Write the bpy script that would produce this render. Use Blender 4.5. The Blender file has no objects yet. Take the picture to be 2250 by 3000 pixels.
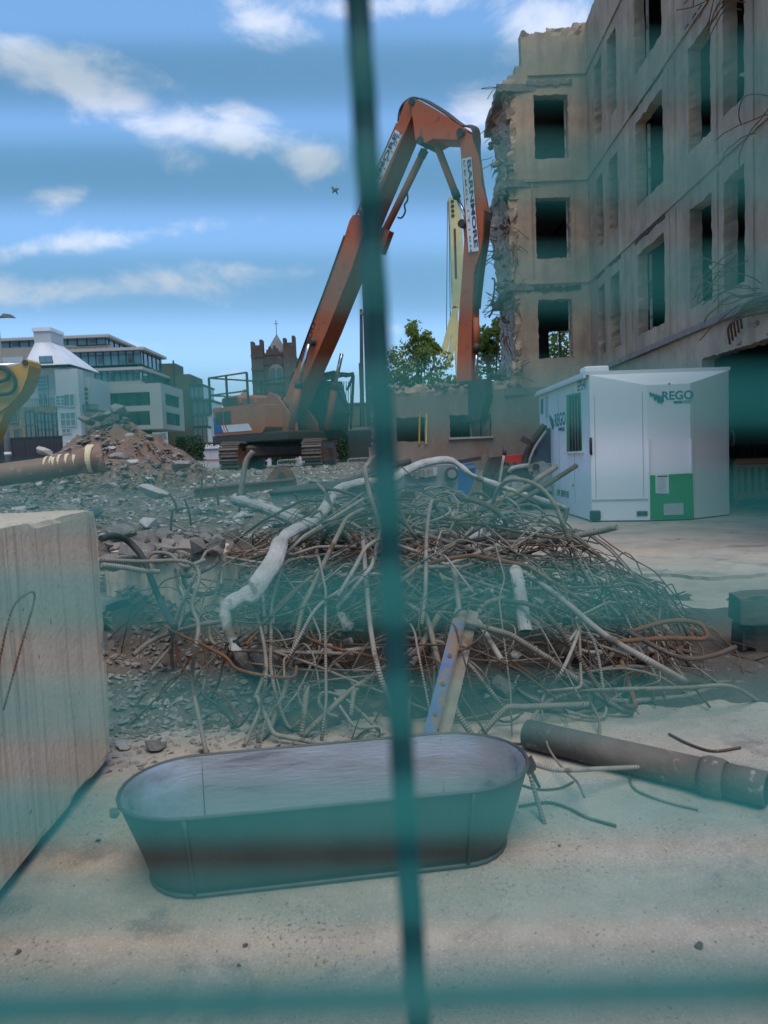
import bpy, math, random
from mathutils import Vector, Matrix, noise
rnd = random.Random(7)
SC = bpy.context.scene
COL = SC.collection
rad = math.radians

# ------------------------------------------------------------------ camera
EYE = 1.35; FPX = 2200.0; PITCH = rad(4.3); ROLL = rad(2.3)
cam_d = bpy.data.cameras.new('camera'); cam = bpy.data.objects.new('camera', cam_d); COL.objects.link(cam)
RM = Matrix.Rotation(rad(90) - PITCH, 3, 'X') @ Matrix.Rotation(-ROLL, 3, 'Z')
CAM = Vector((0, 0, EYE))
cam.matrix_world = Matrix.Translation(CAM) @ RM.to_4x4()
cam_d.sensor_fit = 'VERTICAL'; cam_d.sensor_height = 36; cam_d.lens = 36 * FPX / 3000
cam_d.clip_start = 0.01; cam_d.clip_end = 3000
cam_d.dof.use_dof = True; cam_d.dof.focus_distance = 5.6
cam_d.dof.aperture_fstop = 2.85; cam_d.dof.aperture_ratio = 5.9
SC.camera = cam
SC.view_settings.view_transform = 'Standard'; SC.view_settings.look = 'None'
SC.view_settings.gamma = 1; SC.view_settings.exposure = 0.5
SC.cycles.max_bounces = 6; SC.cycles.diffuse_bounces = 3; SC.cycles.glossy_bounces = 3
SC.cycles.transparent_max_bounces = 8; SC.cycles.transmission_bounces = 4

def ray(u, v): return RM @ Vector(((u - 1125) / FPX, (1500 - v) / FPX, -1))
def V(u, v, Y): d = ray(u, v); return CAM + d * (Y / d.y)            # point of the place at distance Y
def G(u, v, z=0.0): d = ray(u, v); return CAM + d * ((z - EYE) / d.z)  # point of the place at height z

# ------------------------------------------------------------------ sun and sky
SUN_EL = rad(66); SUN_AZ = rad(164)      # azimuth clockwise from +Y: from the right, a little behind the camera
sl = bpy.data.lights.new('sun', 'SUN'); sl.energy = 2.1; sl.angle = rad(40); sl.color = (1, .88, .73)
so = bpy.data.objects.new('sun', sl); COL.objects.link(so)
sd = Vector((math.sin(SUN_AZ) * math.cos(SUN_EL), math.cos(SUN_AZ) * math.cos(SUN_EL), math.sin(SUN_EL)))
so.rotation_euler = sd.to_track_quat('Z', 'Y').to_euler(); so.location = (20, -20, 30)

W = bpy.data.worlds.new('World'); SC.world = W; W.use_nodes = True
nt = W.node_tree; nt.nodes.clear()
def N(t, tree=None, **kw):
    n = (tree or nt).nodes.new(t)
    for k, v in kw.items(): setattr(n, k, v)
    return n
def mathn(tree, op, a, b=None, c=None, clamp=False):
    n = tree.nodes.new('ShaderNodeMath'); n.operation = op; n.use_clamp = clamp
    for i, x in enumerate((a, b, c)):
        if x is None: continue
        if isinstance(x, (int, float)): n.inputs[i].default_value = x
        else: tree.links.new(x, n.inputs[i])
    return n.outputs[0]
sky = N('ShaderNodeTexSky', sky_type='NISHITA', sun_disc=False)
sky.sun_elevation = SUN_EL; sky.sun_rotation = SUN_AZ; sky.air_density = 1.0; sky.dust_density = 0.1; sky.ozone_density = 1.5
tc = N('ShaderNodeTexCoord')
sep = N('ShaderNodeSeparateXYZ'); nt.links.new(tc.outputs['Generated'], sep.inputs[0])
dx, dy, dz = sep.outputs
ady = mathn(nt, 'MAXIMUM', mathn(nt, 'ABSOLUTE', dy), 0.02)
gu = mathn(nt, 'DIVIDE', dx, ady); gv = mathn(nt, 'DIVIDE', dz, ady)
front = mathn(nt, 'GREATER_THAN', dy, 0.0)
BLOBS = [(120, 190, 300, 95, 10, .95), (330, 300, 320, 75, 34, 1.0), (600, 385, 330, 62, 12, .95), (905, 465, 120, 55, 12, .95),
         (690, 345, 160, 45, 5, .7), (230, 715, 460, 40, -5, .9), (360, 835, 560, 66, -2, .85), (760, 60, 220, 70, 15, .65),
         (1250, 10, 450, 50, 0, .8), (1600, 90, 200, 110, 20, .9), (1400, 350, 110, 100, 40, .9), (200, 570, 120, 50, -15, .5),
         (670, 1105, 60, 28, 0, .7), (430, 1010, 160, 28, 5, .6), (1150, 965, 70, 25, 0, .5), (1000, 690, 260, 40, 0, .3)]
mask = None
for (u, v, a, b, ang, w) in BLOBS:
    d = ray(u, v); cu, cv = d.x / d.y, d.z / d.y
    th = rad(-ang) + ROLL * 0
    x_ = mathn(nt, 'SUBTRACT', gu, cu); y_ = mathn(nt, 'SUBTRACT', gv, cv)
    p_ = mathn(nt, 'MULTIPLY_ADD', x_, math.cos(th) / (a / FPX), mathn(nt, 'MULTIPLY', y_, math.sin(th) / (a / FPX)))
    q_ = mathn(nt, 'MULTIPLY_ADD', x_, -math.sin(th) / (b / FPX), mathn(nt, 'MULTIPLY', y_, math.cos(th) / (b / FPX)))
    r2 = mathn(nt, 'ADD', mathn(nt, 'MULTIPLY', p_, p_), mathn(nt, 'MULTIPLY', q_, q_))
    g_ = mathn(nt, 'MULTIPLY', mathn(nt, 'POWER', 2.718, mathn(nt, 'MULTIPLY', r2, -0.9)), w)
    mask = g_ if mask is None else mathn(nt, 'MAXIMUM', mask, g_)
mask = mathn(nt, 'MULTIPLY', mask, front)
comb = N('ShaderNodeCombineXYZ')
for i, s in enumerate((dx, dy, mathn(nt, 'MULTIPLY', dz, 1.8))): nt.links.new(s, comb.inputs[i])
def wnoise(scale, detail, rough, dist):
    n = N('ShaderNodeTexNoise'); n.inputs['Scale'].default_value = scale; n.inputs['Detail'].default_value = detail
    n.inputs['Roughness'].default_value = rough; n.inputs['Distortion'].default_value = dist
    nt.links.new(comb.outputs[0], n.inputs['Vector']); return n.outputs[0]
n1 = wnoise(10, 10, .64, .35); n2 = wnoise(1.7, 3, .5, 0)
general = mathn(nt, 'MULTIPLY', mathn(nt, 'SUBTRACT', n2, .52), 2.2)      # loose cloud all round, as in view
dens = mathn(nt, 'ADD', mathn(nt, 'MAXIMUM', mask, mathn(nt, 'MULTIPLY', general, mathn(nt, 'SUBTRACT', 1.0, mathn(nt, 'MULTIPLY', front, .75)))),
             mathn(nt, 'MULTIPLY', mathn(nt, 'SUBTRACT', n1, .5), 2.1))
mr = N('ShaderNodeMapRange', interpolation_type='SMOOTHSTEP'); mr.inputs['From Min'].default_value = .32; mr.inputs["From Max"].default_value = 1.12
nt.links.new(dens, mr.inputs['Value'])
cfac = mathn(nt, 'MULTIPLY', mr.outputs[0], .80)
hs = N('ShaderNodeHueSaturation'); hs.inputs['Saturation'].default_value = 1.15; hs.inputs['Value'].default_value = 1.0; hs.inputs['Hue'].default_value = .497
nt.links.new(sky.outputs[0], hs.inputs['Color'])
mx = N('ShaderNodeMix', data_type='RGBA'); nt.links.new(cfac, mx.inputs['Factor'])
hz = N('ShaderNodeMix', data_type='RGBA'); hz.inputs['Factor'].default_value = .55; nt.links.new(hs.outputs[0], hz.inputs['A']); hz.inputs['B'].default_value = (1.3, 2.7, 5.0, 1)   # thin even veil of high haze
nt.links.new(hz.outputs['Result'], mx.inputs['A']); mx.inputs['B'].default_value = (4.7, 5.0, 5.8, 1)
bg = N('ShaderNodeBackground'); bg.inputs['Strength'].default_value = 0.135
nt.links.new(mx.outputs['Result'], bg.inputs['Color'])
wo = N('ShaderNodeOutputWorld'); nt.links.new(bg.outputs[0], wo.inputs[0])

# ------------------------------------------------------------------ helpers: materials
MATS = {}
def pmat(name, c1, c2=None, scale=4.0, rough=.8, bump=.2, bscale=None, metal=0.0, stretch=(1, 1, 1), c3=None, s3=18.0, th3=.62, spec=.35, rough2=None):
    """principled material: two colours mixed by noise, a third in specks or patches, fine relief"""
    if name in MATS: return MATS[name]
    m = bpy.data.materials.new(name); m.use_nodes = True; t = m.node_tree
    b = t.nodes['Principled BSDF']; b.inputs['Metallic'].default_value = metal; b.inputs['Roughness'].default_value = rough
    b.inputs['Specular IOR Level'].default_value = spec
    c2 = c2 or tuple(x * .75 for x in c1)
    tcn = t.nodes.new('ShaderNodeTexCoord'); mp = t.nodes.new('ShaderNodeMapping'); mp.inputs['Scale'].default_value = stretch
    t.links.new(tcn.outputs['Object'], mp.inputs[0])
    def nz(s, det=6, ro=.6):
        n = t.nodes.new('ShaderNodeTexNoise'); n.inputs['Scale'].default_value = s; n.inputs['Detail'].default_value = det
        n.inputs['Roughness'].default_value = ro; t.links.new(mp.outputs[0], n.inputs['Vector']); return n.outputs[0]
    a = nz(scale)
    mrn = t.nodes.new('ShaderNodeMapRange'); mrn.inputs['From Min'].default_value = .3; mrn.inputs['From Max'].default_value = .7
    t.links.new(a, mrn.inputs['Value'])
    mix = t.nodes.new('ShaderNodeMix'); mix.data_type = 'RGBA'; t.links.new(mrn.outputs[0], mix.inputs['Factor'])
    mix.inputs['A'].default_value = (*c1, 1); mix.inputs['B'].default_value = (*c2, 1)
    out = mix.outputs['Result']
    if c3 is not None:
        k = nz(s3, 5, .65); m3 = t.nodes.new('ShaderNodeMapRange'); m3.inputs['From Min'].default_value = th3; m3.inputs['From Max'].default_value = th3 + .06
        t.links.new(k, m3.inputs['Value'])
        mix3 = t.nodes.new('ShaderNodeMix'); mix3.data_type = 'RGBA'; t.links.new(m3.outputs[0], mix3.inputs['Factor'])
        t.links.new(out, mix3.inputs['A']); mix3.inputs['B'].default_value = (*c3, 1); out = mix3.outputs['Result']
    t.links.new(out, b.inputs['Base Color'])
    if rough2 is not None:
        r_ = t.nodes.new('ShaderNodeMapRange'); r_.inputs['To Min'].default_value = rough; r_.inputs['To Max'].default_value = rough2
        t.links.new(mrn.outputs[0], r_.inputs['Value']); t.links.new(r_.outputs[0], b.inputs['Roughness'])
    if bump:
        bn = t.nodes.new('ShaderNodeBump'); bn.inputs['Strength'].default_value = min(bump, 1); bn.inputs['Distance'].default_value = .02 if bump <= 1 else .06
        t.links.new(nz(bscale or scale * 5, 6, .65), bn.inputs['Height']); t.links.new(bn.outputs[0], b.inputs['Normal'])
    m['bs'] = 1
    MATS[name] = m; return m

def concrete_wall(name, c1, c2, c3, sx=9, sz=.35, bump=.5, streak=.6, groove=.5):
    """board-marked concrete: vertical run marks, patches, pits"""
    m = bpy.data.materials.new(name); m.use_nodes = True; t = m.node_tree; b = t.nodes['Principled BSDF']
    b.inputs['Roughness'].default_value = .92; b.inputs['Specular IOR Level'].default_value = .2
    tcn = t.nodes.new('ShaderNodeTexCoord')
    def nz(s, det, ro, st=(1, 1, 1), dist=0):
        mp = t.nodes.new('ShaderNodeMapping'); mp.inputs['Scale'].default_value = st; t.links.new(tcn.outputs['Object'], mp.inputs[0])
        n = t.nodes.new('ShaderNodeTexNoise'); n.inputs['Scale'].default_value = s; n.inputs['Detail'].default_value = det; n.inputs['Roughness'].default_value = ro
        n.inputs['Distortion'].default_value = dist
        t.links.new(mp.outputs[0], n.inputs['Vector']); return n.outputs[0]
    def rng(x, a, b_, c=0, d=1):
        r = t.nodes.new('ShaderNodeMapRange'); t.links.new(x, r.inputs['Value'])
        for k, v in zip(('From Min', 'From Max', 'To Min', 'To Max'), (a, b_, c, d)): r.inputs[k].default_value = v
        return r.outputs[0]
    def mixc(f, A, B):
        x = t.nodes.new('ShaderNodeMix'); x.data_type = 'RGBA'; t.links.new(f, x.inputs['Factor'])
        for k, v in (('A', A), ('B', B)):
            if isinstance(v, tuple): x.inputs[k].default_value = (*v, 1)
            else: t.links.new(v, x.inputs[k])
        return x.outputs['Result']
    st = nz(1.0, 5, .6, (sx, sx, sz)); pa = nz(.8 if sx < 6 else 2.2, 9, .7); pit = nz(26, 3, .5); st2 = nz(1.0, 4, .65, (sx * 3.2, sx * 3.2, sz * 1.6))
    col = mixc(rng(pa, .33, .68), c1, c2)
    col = mixc(rng(st, .48, .70, 0, streak), col, c3)
    col = mixc(rng(st2, .60, .72, 0, streak * .8), col, tuple(min(1, x * 1.35) for x in c1))
    col = mixc(rng(pit, .68, .74, 0, .7), col, tuple(x * .35 for x in c3))
    t.links.new(col, b.inputs['Base Color'])
    bn = t.nodes.new('ShaderNodeBump'); bn.inputs['Strength'].default_value = bump; bn.inputs['Distance'].default_value = .02
    hh = mathn(t, 'ADD', mathn(t, 'MULTIPLY', st2, groove), nz(14 if groove > .2 else 34, 8, .7)); t.links.new(hh, bn.inputs['Height']); t.links.new(bn.outputs[0], b.inputs['Normal'])
    MATS[name] = m; return m

def glass(name, c=(.05, .09, .11), rough=.06):
    if name in MATS: return MATS[name]
    m = bpy.data.materials.new(name); m.use_nodes = True; b = m.node_tree.nodes['Principled BSDF']
    b.inputs['Base Color'].default_value = (*c, 1); b.inputs['Roughness'].default_value = rough; b.inputs['Specular IOR Level'].default_value = .8
    MATS[name] = m; return m

# ------------------------------------------------------------------ helpers: meshes
class B:
    """collects shapes in place coordinates; build() links ONE mesh object"""
    def __init__(s, M=None): s.v = []; s.f = []; s.uv = {}; s.M = M; s.sm = set()
    def add(s, vs, fs, uvs=None, smooth=False):
        o = len(s.v)
        for p in vs:
            p = Vector(p); s.v.append(s.M @ p if s.M else p)
        for i, f in enumerate(fs):
            if uvs: s.uv[len(s.f)] = uvs[i]
            if smooth: s.sm.add(len(s.f))
            s.f.append([o + k for k in f])
        return s
    def box(s, a, b):
        x0, y0, z0 = a; x1, y1, z1 = b
        return s.add([(x0, y0, z0), (x1, y0, z0), (x1, y1, z0), (x0, y1, z0), (x0, y0, z1), (x1, y0, z1), (x1, y1, z1), (x0, y1, z1)],
                     [(0, 3, 2, 1), (4, 5, 6, 7), (0, 1, 5, 4), (1, 2, 6, 5), (2, 3, 7, 6), (3, 0, 4, 7)])
    def bbox(s, a, b, c=.03):                                   # box with chamfered vertical and top edges
        x0, y0, z0 = a; x1, y1, z1 = b
        def ring(i, z): return [(x0 + i + c, y0 + i, z), (x1 - i - c, y0 + i, z), (x1 - i, y0 + i + c, z), (x1 - i, y1 - i - c, z), (x1 - i - c, y1 - i, z), (x0 + i + c, y1 - i, z), (x0 + i, y1 - i - c, z), (x0 + i, y0 + i + c, z)]
        vs = ring(c, z0) + ring(0, z0 + c) + ring(0, z1 - c) + ring(c, z1)
        fs = [tuple(range(7, -1, -1)), tuple(range(24, 32))]
        for k in range(3):
            for i in range(8): fs.append((k * 8 + i, k * 8 + (i + 1) % 8, k * 8 + 8 + (i + 1) % 8, k * 8 + 8 + i))
        return s.add(vs, fs)
    def prism(s, poly, off):                                    # polygon of 3D points pushed along off
        n = len(poly); off = Vector(off); vs = [Vector(p) for p in poly] + [Vector(p) + off for p in poly]
        fs = [tuple(range(n - 1, -1, -1)), tuple(range(n, 2 * n))] + [(i, (i + 1) % n, n + (i + 1) % n, n + i) for i in range(n)]
        return s.add(vs, fs)
    def cyl(s, a, b, r0, r1=None, n=10, cap=True):
        return s.tube([a, b], [r0, r0 if r1 is None else r1], n, cap)
    def beam(s, a, b, w, h=None, up=(0, 0, 1)):
        a = Vector(a); b = Vector(b); h = h or w; d = (b - a).normalized(); up = Vector(up)
        if abs(d.dot(up)) > .98: up = Vector((1, 0, 0))
        x = d.cross(up).normalized(); y = x.cross(d).normalized()
        c = [x * w / 2 * i + y * h / 2 * j for i, j in ((-1, -1), (1, -1), (1, 1), (-1, 1))]
        return s.prism([a + k for k in c], b - a)
    def tube(s, pts, r, n=8, cap=True, closed=False):
        pts = [Vector(p) for p in pts]; m = len(pts)
        if isinstance(r, (int, float)): r = [r] * m
        vs, fs, uvs = [], [], []; prev = None; L = 0
        for i, p in enumerate(pts):
            d = (pts[min(i + 1, m - 1)] - pts[max(i - 1, 0)]).normalized() if not closed else (pts[(i + 1) % m] - pts[i - 1]).normalized()
            if prev is None:
                x = d.orthogonal().normalized()
            else:
                x = (prev - d * prev.dot(d)); x = x.normalized() if x.length > 1e-6 else d.orthogonal().normalized()
            prev = x; y = d.cross(x)
            for k in range(n):
                a = 2 * math.pi * k / n; vs.append(p + (x * math.cos(a) + y * math.sin(a)) * r[i])
        lens = [0]
        for i in range(1, m): lens.append(lens[-1] + (pts[i] - pts[i - 1]).length)
        for i in range(m if closed else m - 1):
            j = (i + 1) % m
            for k in range(n):
                fs.append((i * n + k, i * n + (k + 1) % n, j * n + (k + 1) % n, j * n + k))
                a, b_ = lens[i], lens[j] if j else lens[i] + .1
                uvs.append(((k / n, a), ((k + 1) / n, a), ((k + 1) / n, b_), (k / n, b_)))
        s.add(vs, fs, uvs, smooth=True)
        if cap and not closed:
            o = len(s.v) - len(vs); s.f.append([o + k for k in range(n - 1, -1, -1)]); s.f.append([o + (m - 1) * n + k for k in range(n)])
        return s
    def build(s, name, mat, parent=None, smooth=None):
        me = bpy.data.meshes.new(name)
        org = parent.matrix_world.translation.copy() if parent else Vector((0, 0, 0))
        root = parent
        while root is not None and root.parent is not None: root = root.parent
        org = root['_o'] if root is not None and '_o' in root else (0, 0, 0)
        me.from_pydata([(p[0] - org[0], p[1] - org[1], p[2] - org[2]) for p in s.v], [], s.f)
        if s.uv:
            ul = me.uv_layers.new(name='UVMap')
            for fi, uvs in s.uv.items():
                for li, uv in zip(me.polygons[fi].loop_indices, uvs): ul.data[li].uv = uv
        for fi in (range(len(s.f)) if smooth else s.sm): me.polygons[fi].use_smooth = True
        me.materials.append(mat); me.update()
        o = bpy.data.objects.new(name, me); COL.objects.link(o)
        if parent: o.parent = parent
        return o
def tag(o, label=None, cat=None, group=None, kind=None):
    for k, v in (('label', label), ('category', cat), ('group', group), ('kind', kind)):
        if v: o[k] = v
    return o
def thing(name, label, cat, loc, group=None):
    o = bpy.data.objects.new(name, None); COL.objects.link(o); o.location = loc; o.empty_display_size = .2
    o['_o'] = tuple(loc); return tag(o, label, cat, group)
def arc_pts(pts, n=6):
    """Catmull-Rom through points"""
    pts = [Vector(p) for p in pts]; out = []
    P = [pts[0] * 2 - pts[1]] + pts + [pts[-1] * 2 - pts[-2]]
    for i in range(1, len(P) - 2):
        for k in range(n):
            t = k / n; a, b, c, d = P[i - 1:i + 3]
            out.append(.5 * ((2 * b) + (c - a) * t + (2 * a - 5 * b + 4 * c - d) * t * t + (3 * b - a - 3 * c + d) * t ** 3))
    out.append(pts[-1]); return out
def text(s, size, origin, xdir, ydir, mat, parent, name='lettering', bold=.012, lift=.004, sx=1.0, fit=None):
    cu = bpy.data.curves.new(name, 'FONT'); cu.body = s; cu.size = 1; cu.offset = bold; cu.align_x = 'CENTER'; cu.align_y = 'CENTER'; cu.resolution_u = 3
    to = bpy.data.objects.new(name, cu); COL.objects.link(to); dg = bpy.context.evaluated_depsgraph_get(); dg.update()
    me = bpy.data.meshes.new_from_object(to.evaluated_get(dg)); bpy.data.objects.remove(to)
    x = Vector(xdir).normalized(); y = Vector(ydir).normalized(); n = x.cross(y); o = Vector(origin) + n * lift
    kx, ky = size * sx, size; xs2 = [v.co.x for v in me.vertices]; ys2 = [v.co.y for v in me.vertices]; mx_, my_ = (max(xs2) + min(xs2)) / 2, (max(ys2) + min(ys2)) / 2
    if fit: kx, ky = fit[0] / (max(xs2) - min(xs2)), fit[1] / (max(ys2) - min(ys2))
    b = B(); b.add([o + x * (v.co.x - mx_) * kx + y * (v.co.y - my_) * ky for v in me.vertices], [tuple(p.vertices) for p in me.polygons])
    bpy.data.meshes.remove(me); return b.build(name, mat, parent)
def grid_wall(us, vs, keep, place, thick, jit=None, b=None):
    """wall made of grid cells kept where keep(u, v) is true; place(u, v, w) gives the point"""
    b = b or B(); us = sorted(set(round(x, 4) for x in us)); vs = sorted(set(round(x, 4) for x in vs)); idx = {}; V_, F_ = [], []
    K = [[keep((us[i] + us[i + 1]) / 2, (vs[j] + vs[j + 1]) / 2) for j in range(len(vs) - 1)] for i in range(len(us) - 1)]
    def vid(i, j, k):
        if (i, j, k) not in idx:
            u, v, w = us[i], vs[j], thick * k
            if jit: u, v, w = jit(u, v, w)
            idx[i, j, k] = len(V_); V_.append(place(u, v, w))
        return idx[i, j, k]
    ni, nj = len(us) - 1, len(vs) - 1
    for i in range(ni):
        for j in range(nj):
            if not K[i][j]: continue
            F_.append((vid(i, j, 0), vid(i + 1, j, 0), vid(i + 1, j + 1, 0), vid(i, j + 1, 0)))
            F_.append((vid(i, j, 1), vid(i, j + 1, 1), vid(i + 1, j + 1, 1), vid(i + 1, j, 1)))
            if i == 0 or not K[i - 1][j]: F_.append((vid(i, j, 0), vid(i, j + 1, 0), vid(i, j + 1, 1), vid(i, j, 1)))
            if i == ni - 1 or not K[i + 1][j]: F_.append((vid(i + 1, j, 0), vid(i + 1, j, 1), vid(i + 1, j + 1, 1), vid(i + 1, j + 1, 0)))
            if j == 0 or not K[i][j - 1]: F_.append((vid(i, j, 0), vid(i, j, 1), vid(i + 1, j, 1), vid(i + 1, j, 0)))
            if j == nj - 1 or not K[i][j + 1]: F_.append((vid(i, j + 1, 0), vid(i + 1, j + 1, 0), vid(i + 1, j + 1, 1), vid(i, j + 1, 1)))
    return b.add(V_, F_)
def inpoly(x, y, poly):
    c = False; n = len(poly)
    for i in range(n):
        (x0, y0), (x1, y1) = poly[i], poly[i - 1]
        if (y0 > y) != (y1 > y) and x < (x1 - x0) * (y - y0) / (y1 - y0) + x0: c = not c
    return c
def frange(a, b, n): return [a + (b - a) * i / n for i in range(n + 1)]
def fbm(x, y, z=0, o=4): return noise.fractal(Vector((x, y, z)), 1.0, 2.0, o)
def sstep(a, b, x): t = max(0, min(1, (x - a) / (b - a))); return t * t * (3 - 2 * t)

# ------------------------------------------------------------------ materials
M_mound = None
def ground_mat():
    m = bpy.data.materials.new('yard_concrete'); m.use_nodes = True; t = m.node_tree; b = t.nodes['Principled BSDF']
    b.inputs['Roughness'].default_value = .93; b.inputs['Specular IOR Level'].default_value = .2
    tcn = t.nodes.new('ShaderNodeTexCoord')
    def nz(s, det=6, ro=.6, dist=0, off=0):
        mp = t.nodes.new('ShaderNodeMapping'); mp.inputs['Location'].default_value = (off, off * .7, 0); t.links.new(tcn.outputs['Object'], mp.inputs[0])
        n = t.nodes.new('ShaderNodeTexNoise'); n.inputs['Scale'].default_value = s; n.inputs['Detail'].default_value = det; n.inputs['Roughness'].default_value = ro; n.inputs['Distortion'].default_value = dist
        t.links.new(mp.outputs[0], n.inputs['Vector']); return n.outputs[0]
    def rng(x, a, b_, c=0, d=1):
        r = t.nodes.new('ShaderNodeMapRange'); t.links.new(x, r.inputs['Value'])
        for k, v in zip(('From Min', 'From Max', 'To Min', 'To Max'), (a, b_, c, d)): r.inputs[k].default_value = v
        return r.outputs[0]
    def mixc(f, A, B_):
        x = t.nodes.new('ShaderNodeMix'); x.data_type = 'RGBA'
        t.links.new(f, x.inputs['Factor'])
        for k, v in (('A', A), ('B', B_)):
            if isinstance(v, tuple): x.inputs[k].default_value = (*v, 1)
            else: t.links.new(v, x.inputs[k])
        return x.outputs['Result']
    col = mixc(rng(nz(1.1), .35, .65), (.375, .338, .275), (.245, .222, .18))
    col = mixc(rng(nz(7, 9, .75), .42, .72, 0, .7), col, (.41, .375, .32))
    col = mixc(rng(nz(3.1, 8, .72, .5, 17), .50, .72, 0, .55), col, (.24, .21, .18))          # worn, dirty patches
    col = mixc(rng(nz(1.7, 7, .66, .4, 7), .565, .64, 0, .75), col, (.15, .142, .13))           # damp stains
    col = mixc(rng(nz(1.3, 5, .55, .3, 31), .60, .72, 0, .6), col, (.48, .31, .13))           # ochre stains
    gm_ = mathn(t, 'MULTIPLY', rng(nz(60, 3, .6, 0, 3), .58, .66, 0, .9), rng(nz(2.3, 5, .7, .4, 41), .46, .62))
    col = mixc(gm_, col, (.075, .07, .063))                                                     # drifts of grit
    pm_ = rng(nz(2.9, 6, .7, .5, 91), .38, .62, .15, .8)
    col = mixc(mathn(t, 'MULTIPLY', rng(nz(110, 4, .7, 0, 5), .50, .66), pm_), col, (.17, .15, .13))
    col = mixc(rng(nz(95, 4, .7, 0, 55), .55, .70, 0, .55), col, (.60, .55, .49))
    col = mixc(rng(nz(22, 6, .75, .3, 77), .60, .72, 0, .55), col, (.15, .135, .12))
    t.links.new(col, b.inputs['Base Color'])
    bn = t.nodes.new('ShaderNodeBump'); bn.inputs['Strength'].default_value = .45; bn.inputs['Distance'].default_value = .012
    t.links.new(nz(38, 8, .75), bn.inputs['Height']); t.links.new(bn.outputs[0], b.inputs['Normal'])
    return m
M_ground = ground_mat()
M_block = concrete_wall('precast_concrete', (.68, .54, .41), (.54, .415, .305), (.22, .16, .115), sx=24, sz=.8, bump=.5, streak=.6, groove=.12)
M_wall = concrete_wall('board_marked_concrete', (.47, .365, .265), (.27, .21, .155), (.14, .113, .09), sx=2.6, sz=.45, bump=.7, streak=.42)
M_wall2 = concrete_wall('stained_render', (.25, .205, .17), (.18, .155, .135), (.20, .11, .075), sx=1.5, sz=.8, bump=.6, streak=.6)
M_broken = pmat('broken_concrete', (.24, .215, .19), (.12, .105, .095), 3.5, .95, 1.0, 7)
M_plaster = pmat('old_white_plaster', (.50, .44, .37), (.33, .28, .23), 1.2, .9, .5, c3=(.17, .135, .105), s3=2.6, th3=.54)
M_dirt = pmat('rubble_earth', (.19, .15, .12), (.095, .076, .062), 2.4, .97, 1.3, 14, c3=(.3, .275, .25), s3=9, th3=.58)
M_mound = pmat('mound_earth', (.20, .142, .112), (.115, .083, .068), 1.9, .97, 1.0, 16, c3=(.28, .235, .20), s3=9, th3=.6)
M_rock = pmat('rubble_stone', (.27, .25, .23), (.15, .137, .125), 2.2, .95, .9, 12, c3=(.37, .35, .33), s3=4, th3=.6)
M_rockw = pmat('pale_rubble', (.46, .44, .41), (.33, .31, .29), 3, .95, .7, 14)
M_white = pmat('white_panel', (.76, .77, .77), (.70, .71, .71), .6, .45, .03, 3, spec=.4, c3=(.60, .60, .58), s3=2.2, th3=.66)
M_whitetrim = pmat('white_trim', (.66, .67, .68), (.6, .6, .6), 2, .4, 0)
M_black = pmat('black_plastic', (.018, .02, .022), (.03, .03, .03), 5, .55, .1)
M_dark = pmat('dark_void', (.012, .013, .014), (.02, .02, .02), 1, .95, 0)
M_interior = pmat('shaded_interior', (.055, .05, .046), (.025, .023, .022), 1.2, .97, .3)  # indoor shade put into a near-black base colour
M_orange = pmat('worn_orange_paint', (.42, .105, .038), (.35, .085, .034), 1.4, .52, .12, 9, c3=(.20, .085, .05), s3=3.5, th3=.58, rough2=.75)
M_oran_d = pmat('dusty_orange_paint', (.36, .09, .04), (.28, .075, .038), 1.2, .7, .15, 9, c3=(.2, .09, .06), s3=6, th3=.6)
M_grease = pmat('greasy_black_metal', (.03, .028, .027), (.06, .045, .035), 4, .6, .2)
M_steel = pmat('bright_steel', (.6, .6, .6), (.5, .5, .5), 3, .25, 0, metal=1.0)
M_track = pmat('dusty_track_steel', (.17, .145, .12), (.10, .085, .07), 7, .85, .4, c3=(.24, .2, .165), s3=14, th3=.6)
M_rust = pmat('rusty_steel', (.17, .075, .04), (.10, .06, .042), 6, .85, .4, c3=(.25, .12, .055), s3=14, th3=.6)
M_galv = pmat('dusty_zinc_pipe', (.40, .395, .37), (.22, .215, .195), 6.5, .78, .6, c3=(.15, .125, .10), s3=9, th3=.55)
M_damp_gap = pmat('damp_earth_gap_shade', (.10, .082, .066), (.06, .05, .042), 2.2, .95, 1.2, 12, c3=(.17, .15, .13), s3=8, th3=.6)
M_hose = pmat('black_rubber', (.022, .022, .024), (.05, .048, .045), 3, .6, .15)
M_blue = pmat('chipped_blue_paint', (.045, .10, .24), (.13, .15, .175), 6, .75, .4, c3=(.17, .12, .09), s3=10, th3=.48)
M_bluep = pmat('blue_plastic', (.03, .10, .28), (.025, .07, .18), 2, .55, .1)
M_grey = pmat('grey_machine_paint', (.20, .22, .215), (.13, .14, .138), 2.5, .75, .2, c3=(.27, .26, .24), s3=8, th3=.6)
M_green = pmat('green_sheet', (.035, .26, .06), (.03, .22, .05), 2, .5, .03)
M_navy = pmat('navy_print', (.025, .055, .14), (.025, .05, .12), 2, .6, 0)
M_teal = pmat('teal_print', (.02, .12, .16), (.02, .10, .14), 2, .6, 0)
M_inkk = pmat('black_print', (.02, .02, .025), (.02, .02, .02), 2, .6, 0)
M_paper = pmat('white_sticker', (.66, .67, .66), (.6, .6, .6), 6, .6, 0)
M_greyp = pmat('grey_sticker', (.36, .37, .38), (.44, .45, .45), 22, .6, 0)
M_fence = pmat('green_coated_wire', (.003, .235, .21), (.003, .195, .175), 40, .45, .1, 200, spec=.4)
M_fencev = pmat('shaded_green_wire', (.004, .075, .073), (.003, .05, .05), 30, .6, .1, 200)  # same coat as the cross wires, shaded look put into the colour
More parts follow.
